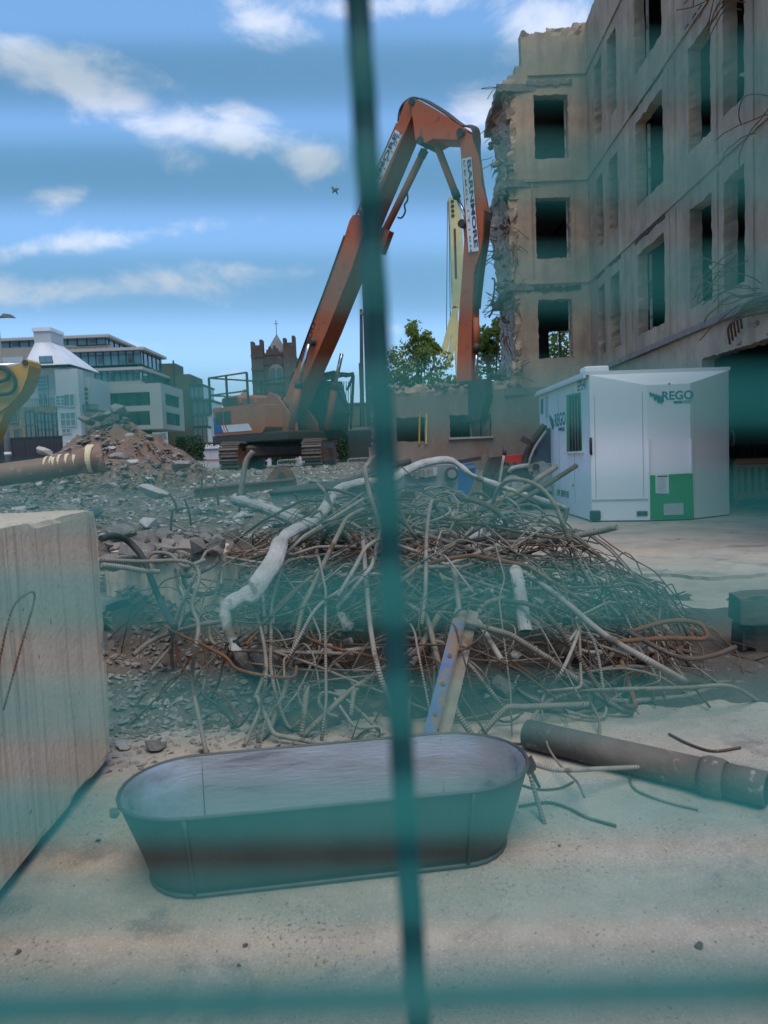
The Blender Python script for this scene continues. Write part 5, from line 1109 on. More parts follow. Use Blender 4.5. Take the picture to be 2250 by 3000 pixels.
# ------------------------------------------------------------------ zinc bath tub
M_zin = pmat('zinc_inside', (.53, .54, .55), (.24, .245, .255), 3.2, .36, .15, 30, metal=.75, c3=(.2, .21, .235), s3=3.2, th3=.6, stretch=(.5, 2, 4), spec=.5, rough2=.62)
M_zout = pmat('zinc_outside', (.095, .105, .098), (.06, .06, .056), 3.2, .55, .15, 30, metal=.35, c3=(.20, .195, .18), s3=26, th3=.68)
tubc = Vector((-.222, 2.475, 0)); ta_ = math.atan2(.18, 1.38); tX = Vector((math.cos(ta_), math.sin(ta_), 0)); tY = Vector((-tX.y, tX.x, 0))
tub = thing('zinc_bath', 'long oval galvanised metal bath tub standing on the concrete', 'bath tub', tubc)
def stad(Lh, R, z, n=14):
    out = []
    for k in range(n + 1): a = -math.pi / 2 + math.pi * k / n; out.append((Lh - R + R * math.cos(a) * 1.0, R * math.sin(a), z))
    for k in range(n + 1): a = math.pi / 2 + math.pi * k / n; out.append((-(Lh - R) + R * math.cos(a), R * math.sin(a), z))
    return [tubc + tX * (x * (1 + .006 * noise.noise(Vector((x * 4, y * 9, z_ * 6))))) + tY * (y + .010 * noise.noise(Vector((x * 5, 3 + math.copysign(1, y), z_ * 5)))) + Z * z_ for x, y, z_ in out]
TH_ = .288
def loft(rings, close_bottom=True):
    bb = B(); n = len(rings[0]); V_ = [p for r in rings for p in r]; F_ = [(i * n + k, i * n + (k + 1) % n, (i + 1) * n + (k + 1) % n, (i + 1) * n + k) for i in range(len(rings) - 1) for k in range(n)]; bb.add(V_, F_, smooth=True)
    if close_bottom: bb.f.append(list(range(n - 1, -1, -1)))
    return bb
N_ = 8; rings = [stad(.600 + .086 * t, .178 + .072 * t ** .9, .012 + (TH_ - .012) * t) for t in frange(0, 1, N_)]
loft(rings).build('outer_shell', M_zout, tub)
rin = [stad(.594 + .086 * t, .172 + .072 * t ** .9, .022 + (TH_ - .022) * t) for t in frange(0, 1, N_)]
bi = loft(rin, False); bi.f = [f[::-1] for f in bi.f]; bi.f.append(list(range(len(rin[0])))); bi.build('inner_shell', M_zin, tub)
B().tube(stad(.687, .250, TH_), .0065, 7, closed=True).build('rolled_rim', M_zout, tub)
B().tube(stad(.600, .178, .010), .008, 6, closed=True).build('base_bead', M_zout, tub)
for x in (-.44, .43):
    for sg_ in (-1,):
        bb = B(); a = [tubc + tX * (x * (1 + .02 * t)) + tY * sg_ * (.180 + .072 * t ** .9) + Z * (.015 + (TH_ - .02) * t) for t in frange(0, 1, 6)]; bb.tube(a, .0075, 6); bb.build('seam', M_zout, tub)
        bb = B(); a = [tubc + tX * (x * (1 + .02 * t)) + tY * (.170 + .072 * t ** .9) + Z * (.03 + (TH_ - .04) * t) for t in frange(0, 1, 6)]; bb.tube(a, .0016, 5); bb.build('seam', M_zout, tub)
he = tubc + tX * .688 + Z * .215
B().prism([he + Vector((0, -.04, .01)), he + Vector((.03, -.04, .03)), he + Vector((.03, .04, .03)), he + Vector((0, .04, .01))], (0, 0, .02)).build('handle_plate', M_zout, tub)
B().tube(arc_pts([he + Vector((.015, -.045, .02)), he + Vector((.035, -.05, -.02)), he + Vector((.045, 0, -.045)), he + Vector((.035, .05, -.02)), he + Vector((.015, .045, .02))], 5), .006, 6).build('handle', M_grease, tub)
B().prism([V(858, 2487, 2.2) + Vector((0, .12, 0))] * 1 + [V(866, 2487, 2.2), V(866, 2494, 2.2), V(858, 2494, 2.2)], (0, .002, 0)) if False else None

# ------------------------------------------------------------------ rebar heap
def rebar_mat(name, c1, c2, c3, metal=.15):
    m = pmat(name, c1, c2, 9, .82, 0, metal=metal, c3=c3, s3=5, th3=.58); t = m.node_tree; b_ = t.nodes['Principled BSDF']
    uv = t.nodes.new('ShaderNodeUVMap'); sp = t.nodes.new('ShaderNodeSeparateXYZ'); t.links.new(uv.outputs[0], sp.inputs[0])
    ph_ = mathn(t, 'ADD', mathn(t, 'MULTIPLY', sp.outputs[1], 75.0), mathn(t, 'MULTIPLY', sp.outputs[0], 1.0)); s_ = mathn(t, 'SINE', mathn(t, 'MULTIPLY', ph_, 6.2832))
    bn = t.nodes.new('ShaderNodeBump'); bn.inputs['Strength'].default_value = .55; bn.inputs['Distance'].default_value = .004; t.links.new(s_, bn.inputs['Height']); t.links.new(bn.outputs[0], b_.inputs['Normal']); return m
M_rb = [rebar_mat('dusty_rebar', (.27, .232, .185), (.15, .123, .097), (.12, .072, .044)), rebar_mat('brown_rebar', (.115, .085, .063), (.07, .05, .038), (.17, .14, .115)), rebar_mat('rust_rebar', (.19, .085, .04), (.12, .062, .036), (.22, .15, .09)), rebar_mat('pale_rebar', (.33, .30, .255), (.21, .187, .155), (.13, .10, .075))]
PCX, PCY = .16, 5.2
def dome(x, y):
    r2 = ((x - PCX) / (2.15 if x < PCX else 1.9)) ** 2 + ((y - PCY) / 1.75) ** 2
    return max(0, 1 - r2 + .25 * fbm(x * 1.4 + 2, y * 1.4, 3)) ** .5 * (.90 + .12 * math.sin(x * 2.1 + 1) + .08 * math.sin(x * 5 + y * 3))
core, _ = mound_mesh('scrap_heap_core', PCX, PCY + .15, 1.85, .40, 9, M_damp_gap, z0=.0, nr=16, na=50, asp=.8, sharp=1.7)  # dark core colour stands in for shade in the gaps between rods
tag(core, 'earth and fine debris, darkened like the shaded gaps inside the rebar heap', None, None, 'stuff')
def rebar_path(r_, L_, kind, low=False):
    """one rod: straight pieces with kinks, springy arcs, or long gentle bends, kept inside the heap"""
    a = r_.uniform(0, 6.3); rr = r_.random() ** .6 * .95; x = PCX + 1.85 * rr * math.cos(a); y = PCY + 1.6 * rr * math.sin(a)
    z = dome(x, y) * (r_.uniform(.05, .6) if low else r_.uniform(.5, 1.05)) + .02; p = Vector((x, y, z)); pts_ = [p.copy()]
    a = r_.uniform(0, 6.3) if r_.random() < .6 else r_.gauss(0, .4) + math.pi * r_.randrange(2); d = Vector((math.cos(a), math.sin(a) * .8, r_.gauss(0, .28))).normalized(); done = 0
    slack = r_.choice((.02, .04, .08, .16, .26)); ax = Vector((r_.gauss(0, .6), r_.gauss(0, .6), 1)).normalized(); turn = r_.gauss(0, 1)
    while done < L_:
        st_ = r_.uniform(.07, .38) if kind == 0 else .08 if kind == 1 else .2
        if kind == 0:
            ax = Vector((r_.gauss(0, 1), r_.gauss(0, 1), r_.gauss(0, 1.4))).normalized(); d.rotate(Matrix.Rotation(r_.gauss(0, .55), 3, ax))
        elif kind == 1:
            turn = turn * .95 + r_.gauss(0, .35); d.rotate(Matrix.Rotation(max(-.75, min(.75, turn * .42)), 3, ax))
        else: d.rotate(Matrix.Rotation(r_.gauss(0, .16), 3, Vector((0, r_.gauss(0, .5), 1)).normalized()))
        q = p + d * st_; top_ = dome(q.x, q.y)
        if q.z > top_ * 1.12 + .03: d.z -= .35; d.normalize(); q = p + d * st_
        q.z = min(q.z, top_ * 1.05 + slack)
        if q.z < .02: q.z = .02; d.z = abs(d.z) * .5 + .05; d.normalize()
        if top_ < .06:
            if len(pts_) > 3 and r_.random() < .35: break
            d += (Vector((PCX, PCY, .4)) - q).normalized() * .5; d.normalize()
        p = q; pts_.append(p.copy()); done += st_
    if len(pts_) < 3: pts_.append(p + d * .15)
    if kind == 0:                                    # keep the kinks tight
        out = [pts_[0]]
        for i in range(1, len(pts_) - 1):
            u0 = (pts_[i - 1] - pts_[i]); u1 = (pts_[i + 1] - pts_[i]); k_ = min(.025, u0.length * .3, u1.length * .3)
            out += [pts_[i] + u0.normalized() * k_, pts_[i] + (u0.normalized() + u1.normalized()) * k_ * .25, pts_[i] + u1.normalized() * k_]
        return out + [pts_[-1]]
    return arc_pts(pts_, 2)
rr_ = random.Random(21)
lab_r = 'bent steel rebar rod lying in the tangled scrap heap'
for k in range(270):
    low = k % 4 == 0; p_ = rebar_path(rr_, rr_.uniform(.7, 2.6), rr_.choice((0, 0, 1, 1, 1, 2)), low); R_ = rr_.choice((.006, .008, .010, .012, .015))
    mi_ = rr_.choices((0, 1, 2, 3), (7, 4, 1 if not low else 3, 3))[0]
    o = B().tube(p_, R_, 6).build('rebar', M_rb[mi_]); c_ = sum(p_, Vector()) / len(p_); us_ = c_.x / c_.y * 7.2
    where = ('back ' if c_.y > PCY + .35 else 'front ' if c_.y < PCY - .35 else 'middle ') + ('left' if us_ < .05 else 'right' if us_ > 1.0 else 'centre')
    what = ('thick ' if R_ > .010 else 'thin ') + ('dusty grey', 'dark brown', 'rusty orange', 'pale')[mi_]
    tag(o, f'{what} rebar rod tangled in the {where} of the scrap heap', 'rebar', f'{what} rods in the {where} of the heap')
def pl_heap():
    a = rnd.uniform(0, 6.3); r = math.sqrt(rnd.random()); x = PCX + 1.75 * r * math.cos(a); y = PCY + 1.5 * r * math.sin(a); return (x, y, dome(x, y) * rnd.uniform(.1, .75)), rnd.uniform(.012, .06)
gravel('heap_rubble', M_rock, 420, pl_heap, 'crumbs of concrete caught among the rods of the scrap heap')
for mi, n_ in ((0, 300), (1, 300), (2, 100)):
    bb = B()
    for k in range(n_): bb.tube(rebar_path(rr_, rr_.uniform(.4, 1.6), rr_.choice((0, 0, 1)), k % 2 == 0), rr_.choice((.003, .0045, .006)), 5)
    tag(bb.build('rebar_tangle', M_rb[mi]), 'thin rebar and tie wire tangled deep in the scrap heap', None, None, 'stuff')
for p_, r_, mi_, l_, g_ in REAR: tag(B().tube(p_, r_, 7).build('rebar', M_rb[mi_]), l_, 'rebar', g_)
def bar(px, r, mi, lab, n=5, sides=8, name='rebar'):
    px = [(u, v, Y - .32 if 3.75 < Y < 5.7 and 500 < u < 2160 else Y) for u, v, Y in px]
    return tag(B().tube(arc_pts([V(*q) for q in px], n), r, sides).build(name, M_rb[mi] if isinstance(mi, int) else mi), lab, 'rebar' if name == 'rebar' else name.split('_')[-1])
bar([(1062, 1560, 4.9), (1072, 1690, 4.45), (1084, 1830, 4.15), (1108, 1960, 3.9), (1150, 2070, 3.6), (1180, 2105, 3.5)], .0135, 3, 'pale ribbed rebar hanging down the middle of the heap, left of the fence wire')
bar([(1170, 1545, 5.6), (1300, 1585, 5.2), (1461, 1638, 4.8), (1614, 1731, 4.4), (1767, 1857, 4.05), (1900, 1935, 3.85), (2008, 1996, 3.75)], .0165, 3, 'long thick straight rebar slanting down to the right across the heap')
bar([(1180, 1620, 5.2), (1380, 1500, 5.6), (1520, 1440, 5.9), (1580, 1400, 6.0), (1630, 1368, 6.1)], .023, 0, 'upper of two rebar rods pointing up in front of the cabin')
bar([(1300, 1610, 5.2), (1440, 1520, 5.5), (1570, 1440, 5.7), (1690, 1363, 5.8)], .020, 1, 'lower brown rebar of the two pointing up in front of the cabin')
bar([(1400, 1585, 5.6), (1560, 1590, 5.4), (1660, 1575, 5.2), (1750, 1558, 5.1), (1808, 1544, 5.0)], .019, 0, 'thick rebar with a knobbed end reaching right below the cabin')
bar([(1476, 1335, 6.5), (1460, 1430, 6.45), (1437, 1530, 6.4)], .012, 3, 'short upright rebar in front of the red bonnet')
bar([(1662, 1488, 6.2), (1650, 1530, 6.1), (1610, 1590, 5.9)], .022, 1, 'short rod end hanging at the tip of the zinc pipe')
bar([(296, 1640, 3.75), (419, 1645, 3.9), (530, 1643, 4.1), (574, 1663, 4.15), (583, 1698, 4.1), (563, 1771, 4.0), (581, 1829, 3.9), (574, 1896, 3.8), (562, 1989, 3.65), (584, 2110, 3.4), (606, 2215, 3.2)], .0105, 0, 'rebar coming off the concrete block and hanging straight down at the left')
bar([(296, 1578, 3.8), (337, 1570, 3.9), (378, 1588, 4.0), (419, 1636, 4.0), (448, 1708, 4.0), (474, 1771, 4.0), (513, 1838, 4.0)], .018, M_hose, 'thick black cable curving down beside the concrete block', name='black_cable')
bar([(298, 1655, 3.7), (360, 1662, 3.8), (420, 1672, 3.9), (466, 1675, 3.95)], .013, 3, 'stiff pale rebar stub pointing right beside the black cable')
bar([(600, 1640, 4.3), (540, 1660, 4.25), (500, 1625, 4.2), (450, 1620, 4.2), (430, 1640, 4.15)], .011, 0, 'hooked rebar loop above the wall stub')
bar([(752, 1800, 4.3), (772, 1880, 4.1), (780, 1975, 3.8), (762, 2074, 3.55), (716, 2185, 3.3)], .0095, 0, 'rebar hanging down to the ground behind the bath tub')
bar([(495, 1845, 4.1), (574, 1881, 4.0), (658, 1923, 3.9), (694, 1959, 3.85), (779, 1980, 3.8), (857, 1983, 3.8), (869, 1953, 3.85)], .0085, 2, 'bright rust orange rod along the lower left of the heap')
bar([(390, 1920, 3.9), (440, 1880, 4.0), (500, 1855, 4.1), (590, 1830, 4.2), (650, 1822, 4.3)], .0135, 0, 'twisted rod sticking out to the lower left of the heap')
bar([(990, 2100, 3.6), (960, 2090, 3.6), (935, 2060, 3.65), (945, 2030, 3.7), (1000, 2040, 3.7), (1060, 2090, 3.6), (1120, 2150, 3.5)], .009, 0, 'looped rod at the foot of the heap behind the tub')
bar([(980, 2045, 3.7), (1010, 2090, 3.6), (1045, 2130, 3.5), (1110, 2130, 3.5), (1120, 2152, 3.45)], .008, 3, 'inner loop of pale rod behind the tub rim')
bar([(640, 1930, 4.0), (800, 1800, 4.3), (900, 1700, 4.6), (1000, 1640, 4.9), (1110, 1590, 5.2)], .012, 1, 'ribbed rod rising to the right across the left half of the heap')
bar([(720, 1890, 4.1), (850, 1740, 4.5), (980, 1650, 4.8), (1100, 1600, 5.1)], .009, 2, 'thin rusty rod beside the rising ribbed rod')
bar([(1205, 1950, 4.0), (1270, 1830, 4.2), (1310, 1770, 4.35), (1370, 1730, 4.5), (1415, 1705, 4.6)], .018, 0, 'thick bent rod right of the fence wire')
bar([(1395, 1810, 4.2), (1430, 1870, 4.05), (1470, 1935, 3.9)], .015, 3, 'pale rod stub pointing down right of the blue steel strip')
bar([(1400, 1800, 4.3), (1420, 1770, 4.35), (1480, 1750, 4.45), (1540, 1735, 4.5)], .0155, 0, 'curved rod ending at the short zinc pipe')
bar([(1600, 1840, 4.2), (1660, 1880, 4.1), (1700, 1835, 4.2), (1650, 1960, 3.9), (1600, 2030, 3.75), (1585, 2060, 3.7)], .009, 3, 'S shaped pale rod on the right of the heap')
bar([(1560, 2190, 3.45), (1555, 2120, 3.55), (1600, 2060, 3.65), (1680, 2030, 3.75), (1800, 2020, 3.85), (2000, 2015, 3.9), (2140, 2010, 3.95), (2230, 2060, 3.85)], .010, 0, 'long thin rod arching over the drain pipe')
bar([(1850, 1850, 4.2), (1960, 1820, 4.3), (2040, 1825, 4.35), (2068, 1850, 4.3), (2060, 1872, 4.25), (1960, 1870, 4.2), (1800, 1880, 4.1)], .013, 2, 'rusty hairpin rod at the right end of the heap')
bar([(1840, 1850, 4.2), (1930, 1900, 4.1), (2010, 1930, 4.05), (2090, 1920, 4.1), (2155, 1895, 4.2)], .013, 1, 'rod reaching out furthest right from the heap')
bar([(1560, 2238, 2.62), (1640, 2256, 2.7), (1760, 2252, 2.85), (1900, 2246, 2.95), (2012, 2240, 3.05)], .0095, 3, 'twisted pale rod reaching right from the tub handle')
bar([(1552, 2262, 2.75), (1570, 2330, 2.7), (1596, 2418, 2.62)], .009, 0, 'short rod standing on the concrete right of the tub')
gpt = lambda *L_: [(*q, 0) for q in L_]
def gbar(px, r, mi, lab): return tag(B().tube(arc_pts([G(u, v, r + .002) for u, v in px], 5), r, 6).build('rebar', M_rb[mi]), lab, 'rebar')
gbar([(1520, 2362), (1600, 2350), (1660, 2365), (1720, 2395), (1805, 2420)], .0055, 1, 'thin dark rod curving over the concrete right of the tub')
gbar([(1530, 2300), (1580, 2312), (1640, 2308), (1680, 2290)], .0045, 1, 'thin wire under the twisted rod by the tub')
gbar([(1820, 2180), (1818, 2215), (1840, 2260), (1860, 2310), (1940, 2345), (2045, 2372)], .005, 0, 'crooked wire on the concrete in front of the drain pipe')
gbar([(1960, 2150), (2020, 2180), (2090, 2200), (2170, 2190)], .006, 1, 'wavy thin wire behind the drain pipe')
tag(B().tube(arc_pts([V(1585, 2050, 3.7), V(1600, 2170, 3.2), V(1640, 2240, 3.0), V(1690, 2290, 2.8), V(1712, 2335, 2.65)], 5), .005, 6).build('rebar', M_rb[0]), 'thin wire hanging from the heap to the ground right of the tub', 'rebar')
tag(B().tube(arc_pts([V(1720, 2040, 3.7), V(1755, 2110, 3.5), V(1750, 2170, 3.35), V(1715, 2240, 3.15)], 5), .007, 6).build('rebar', M_rb[0]), 'curved rod leaning over the near side of the drain pipe', 'rebar')
tag(B().tube(arc_pts([V(-10, 1980, 2.3), V(30, 1800, 2.32), V(70, 1745, 2.36), V(102, 1748, 2.42), V(60, 1900, 2.36), V(10, 2080, 2.3)], 5), .0035, 6).build('wire', M_rb[2]), 'thin rusty wire leaning against the face of the concrete block', 'wire')
for k, (u, v, Y, du, dv) in enumerate(((500, 1560, 5.5, 6, -70), (560, 1540, 6, -20, -80), (590, 1470, 7, 2, -75), (640, 1480, 6.5, -10, -60), (700, 1500, 6.5, 25, -70), (520, 1500, 6.5, -25, -55))):
    tag(B().tube(arc_pts([V(u, v, Y), V(u + du * .3, v + dv * .5, Y), V(u + du, v + dv, Y)], 4), .011, 6).build('rebar', M_rb[1]), ['rod stub sticking up behind the wall stub', 'bent rod sticking up left of the open pipe end', 'upright rod left of the open zinc pipe end', 'crooked rod next to the open zinc pipe end', 'rod sticking up over the open zinc pipe', 'leftmost rod end sticking up behind the wall stub'][k], 'rebar')
tag(B().tube(arc_pts([V(702, 1470, 8), V(712, 1400, 8), V(722, 1350, 8), V(742, 1322, 8)], 4), .03, 8).build('rebar', M_rb[0]), 'tall thick curved rod in front of the left excavator track', 'rebar')
# crumpled zinc pipes
def pipe(px, r, lab, mat=M_galv, flat=None, name='zinc_pipe', n=6, hollow=True):
    pts_ = arc_pts([V(*q) for q in px], n); rad_ = [r * (1 + .13 * math.sin(i * 1.7) * noise.noise(Vector((i * .6, 3, r))) + .10 * noise.noise(Vector((i * .9, 1, 2)))) for i in range(len(pts_))]
    if flat:
        for i in range(len(pts_)):
            t_ = i / (len(pts_) - 1)
            for f0, f1, k_ in flat:
                if f0 < t_ < f1: rad_[i] *= k_
    bb = B().tube(pts_, rad_, 12, cap=not hollow)
    for i in range(len(pts_)):                       # dents: squash each ring by its own amount along its own direction
        q = .85 * abs(noise.noise(Vector((i * .62, 7.3, r * 40)))) + .10; a = 3 * noise.noise(Vector((i * .15, 2.2, r * 30))); d = Vector((math.cos(a) * .6, math.sin(a) * .6, 1)).normalized()
        for f0, f1, k_ in (flat or []):
            if k_ > 1 and f0 < i / (len(pts_) - 1) < f1: q = .62; d = Vector((.5, -.6, .6)).normalized()
        for k in range(12):
            p = bb.v[i * 12 + k]; off = p - pts_[i]; bb.v[i * 12 + k] = pts_[i] + off - d * off.dot(d) * q * 1.2 + off * q * .35
    bb.sm = set()
    o = tag(bb.build(name, mat), lab, 'pipe')
    if hollow:
        for e, q, s_ in ((pts_[0], pts_[1], rad_[0]), (pts_[-1], pts_[-2], rad_[-1])):
            d = (q - e).normalized(); B().tube([e + d * .004, e + d * .05], s_ * .86, 12).build('bore', M_dark, o)
    return o
pipe([(690, 1905, 3.7), (668, 1845, 3.72), (660, 1790, 3.75), (690, 1755, 3.8), (740, 1735, 3.85), (770, 1690, 3.95), (805, 1640, 4.1), (822, 1590, 4.3), (845, 1562, 4.5), (900, 1535, 4.8), (945, 1500, 5.1), (975, 1450, 5.3), (1010, 1425, 5.5), (1070, 1412, 5.7), (1140, 1408, 5.9), (1180, 1385, 6.0), (1240, 1358, 6.1), (1310, 1347, 6.2), (1345, 1362, 6.2), (1380, 1392, 6.2), (1450, 1420, 6.2), (1550, 1455, 6.2), (1660, 1492, 6.2)], .036,
     'long crumpled zinc pipe winding over the top of the heap', n=3, flat=[(.16, .32, 1.15), (.0, .1, .8), (.33, .36, .8), (.8, .82, .72)])
pipe([(688, 1462, 5.8), (760, 1485, 5.7), (860, 1520, 5.6), (960, 1562, 5.5), (1010, 1580, 5.45)], .052, 'straight zinc pipe with an open dark end at the upper left')
pipe([(1080, 1545, 5.6), (1110, 1510, 5.7), (1140, 1480, 5.8)], .04, 'short zinc pipe stub left of the fence wire on the heap'); pipe([(1508, 1660, 4.2), (1520, 1720, 4.0), (1540, 1850, 3.85)], .036, 'short zinc pipe standing upright in the right half of the heap')
pipe([(560, 1680, 5.0), (640, 1690, 5.0), (740, 1640, 5.1), (820, 1600, 5.2)], .035, 'dull grey pipe under the open zinc pipe', M_broken); pipe([(1440, 1640, 5.3), (1450, 1590, 5.5), (1510, 1560, 5.7)], .045, 'bent brownish pipe behind the long straight rebar', M_rb[0], name='bent_pipe')
pipe([(690, 1870, 4.2), (720, 1940, 4.1), (760, 1960, 4.1)], .05, 'crushed pipe end under the lower left of the heap', M_broken); pipe([(1000, 1800, 4.3), (1020, 1850, 4.2)], .03, 'stubby pipe piece left of the hanging pale rebar', M_galv)
pipe([(1650, 1740, 4.9), (1760, 1760, 4.8), (1850, 1772, 4.8)], .03, 'pale pipe lying across the right of the heap', M_galv)
# steel strips
bs = thing('steel_strip', 'chipped blue painted steel strip leaning on the heap behind the tub', 'steel strip', V(1270, 2130, 3.35).to_tuple())
pa_, pb_ = V(1352, 1785, 3.75), V(1258, 2160, 3.2); d_ = (pb_ - pa_).normalized(); x_ = Vector((1, .15, 0)); x_ = (x_ - d_ * x_.dot(d_)).normalized(); n_ = x_.cross(d_)
B().prism([pa_ - x_ * .031, pa_ + x_ * .031, pb_ + x_ * .031, pb_ - x_ * .031], n_ * .008).build('flange', M_blue, bs)
for k in range(4): q = pa_.lerp(pb_, .18 + .22 * k); B().cyl(q - n_ * .006, q + n_ * .014, .011, n=8).build('bolt', M_rust, bs)
rs = thing('steel_strip', 'rusty steel angle beside the blue steel strip', 'steel strip', V(1310, 2130, 3.4).to_tuple())
pa2, pb2 = V(1386, 1790, 3.8), V(1297, 2160, 3.25); B().prism([pa2 - x_ * .03, pa2 + x_ * .03, pb2 + x_ * .03, pb2 - x_ * .03], n_ * .008).build('flange', M_rb[0], rs); B().prism([pa2 - x_ * .03, pb2 - x_ * .03, pb2 - x_ * .03 - n_ * .06, pa2 - x_ * .03 - n_ * .06], x_ * .006).build('web', M_rust, rs)
ts = V(1330, 1600, 5.1); bb = B(); g_ = 14; V_ = []
for i in range(g_ + 1):
    for j in range(7): x = -.32 + .64 * i / g_; y = -.14 + .28 * j / 6; V_.append(ts + Vector((x, y * (1 - .5 * abs(x) * 2), .06 * math.sin(x * 9) + .05 * fbm(x * 5, y * 5, 8) + y * .3)))
F_ = [(i * 7 + j, (i + 1) * 7 + j, (i + 1) * 7 + j + 1, i * 7 + j + 1) for i in range(g_) for j in range(6)]; n0 = len(V_); V_ += [p - Vector((0, 0, .012)) for p in V_]; F_ += [tuple(n0 + k for k in f[::-1]) for f in F_]
tag(bb.add(V_, F_).build('torn_sheet', M_rockw), 'torn whitish sheet of render on top of the heap', 'debris')
cs = B(); V_ = []
for i in range(30): t_ = i / 29; p_ = V(1200 + 260 * t_, 1545 - 50 * math.sin(t_ * 3) + 25 * t_, 5.9); c_ = Vector((.0, math.cos(i * .7), math.sin(i * .7))) * .055; V_ += [p_ - c_, p_ + c_, p_ - c_ + Vector((0, .006, .006)), p_ + c_ + Vector((0, .006, .006))]
F_ = []
for i in range(29): F_ += [(i * 4, i * 4 + 1, i * 4 + 5, i * 4 + 4), (i * 4 + 2, i * 4 + 6, i * 4 + 7, i * 4 + 3)]
tag(cs.add(V_, F_).build('twisted_strip', M_galv), 'spiral twisted metal strip behind the rebar heap', 'scrap metal')
for k, (u, v, Y, s, lab) in enumerate(((780, 1930, 4.1, .12, 'concrete lump caught low in the left of the heap'), (1700, 1880, 4.3, .1, 'concrete lump caught in the right of the heap'), (1860, 1900, 4.4, .13, 'brown lump under the rods at the right end'), (1020, 1560, 5.4, .1, 'grey lump near the open zinc pipe'), (1480, 2010, 4.0, .1, 'lump of concrete below the rods right of the steel angle'))): rock('boulder', V(u, v, Y), s, lab, None, k == 3, .9, seed=900 + k)
# ------------------------------------------------------------------ drain pipes, sleepers
dp = thing('drain_pipe', 'dark grey drain pipe with a collar lying on the concrete at the right', 'drain pipe', G(1860, 2280).to_tuple())
a_, b2 = G(1545, 2150, .066), G(2070, 2272, .066); dpd = (b2 - a_).normalized(); M_dpipe = pmat('weathered_grey_plastic', (.15, .135, .115), (.085, .078, .068), 4, .9, .4, c3=(.24, .21, .175), s3=14, th3=.6, spec=.2)
B().tube([a_, b2], .064, 24).build('barrel', M_dpipe, dp); B().tube([b2 - dpd * .02, b2 + dpd * .0, b2 + dpd * .05, b2 + dpd * .07], [.068, .077, .077, .07], 24).build('collar', M_dpipe, dp)
B().tube([b2 + dpd * .05, b2 + dpd * .21, b2 + dpd * .215], [.064, .066, .058], 22).build('spigot', M_dpipe, dp); B().tube([b2 + dpd * .213, b2 + dpd * .219], .052, 20).build('bore', M_dark, dp)
for k in range(2): tag(rough_block('timber_sleeper', ['', '', ''][k], None, 2.22 - .05 * k, 3.4, 4.62 - .07 * k, 4.85 - .05 * k, .02 + .19 * k, .19 + .20 * k, pmat('dark_sleeper_wood', (.11, .085, .066), (.06, .048, .038), 5, .95, .6, 20, stretch=(.3, 1, 1)), 14, .035, (.1, 0)), ['bottom dark timber sleeper stacked at the right edge', 'top dark timber sleeper stacked at the right edge', 'top dark timber sleeper stacked at the right edge'][k], 'timber sleeper', 'timber sleepers stacked at the right edge')
bpm = pmat('glazed_brown_pipe', (.20, .125, .085), (.12, .085, .065), 2.5, .6, .15, c3=(.27, .2, .15), s3=6, th3=.57); M_drip = pmat('cream_drips', (.55, .47, .30), (.5, .42, .28), 4, .8, 0)
bpipe = thing('clay_drain_pipe', 'brown clay drain pipe with cream drips and a flared end at the left', 'drain pipe', V(150, 1420, 8.6).to_tuple())
pp = [V(-260, 1432, 8.3), V(0, 1392, 8.5), V(120, 1375, 8.6), V(205, 1362, 8.7), V(240, 1352, 8.75)]
B().tube(arc_pts(pp, 4), .128, 22).build('barrel', bpm, bpipe); e0 = V(236, 1353, 8.74); e1 = V(300, 1340, 8.82); ed = (e1 - e0).normalized()
B().tube([e0 - ed * .05, e0, e0 + ed * .06, e0 + ed * .10, e0 + ed * .2, e0 + ed * .255], [.128, .135, .16, .168, .172, .176], 24, cap=False).build('flared_end', bpm, bpipe); B().tube([e0 + ed * .252, e0 + ed * .1], .165, 24).build('bore', M_dark, bpipe)
for k, u in enumerate((142, 158, 166, 182, 205, 228, 234, 272, 276)):
    t_ = u; c_ = V(u, 1375 - (u - 120) * .17 if u < 240 else 1346, 8.6 + (u - 120) * .0012); r_p = .13 if u < 238 else .176; w_ = rnd.uniform(.008, .02) * (1.6 if u > 260 else 1); a0, a1 = rnd.uniform(.95, 1.5), rnd.uniform(-.5, .3) if u < 240 else -1.0; side = Vector((0, -1, 0)); V_ = []; F_ = []
    for i in range(11):
        a = a0 + (a1 - a0) * i / 10; n_ = Vector((0, -math.cos(a), math.sin(a))); ww = w_ * (1.3 - .8 * i / 10) * rnd.uniform(.8, 1.2); V_ += [c_ + n_ * (r_p + .004) - Vector((ww, 0, 0)), c_ + n_ * (r_p + .004) + Vector((ww, 0, 0))]
        if i: F_.append((i * 2 - 2, i * 2 - 1, i * 2 + 1, i * 2))
    B().add(V_, F_).build('drip_mark', M_drip, bpipe)

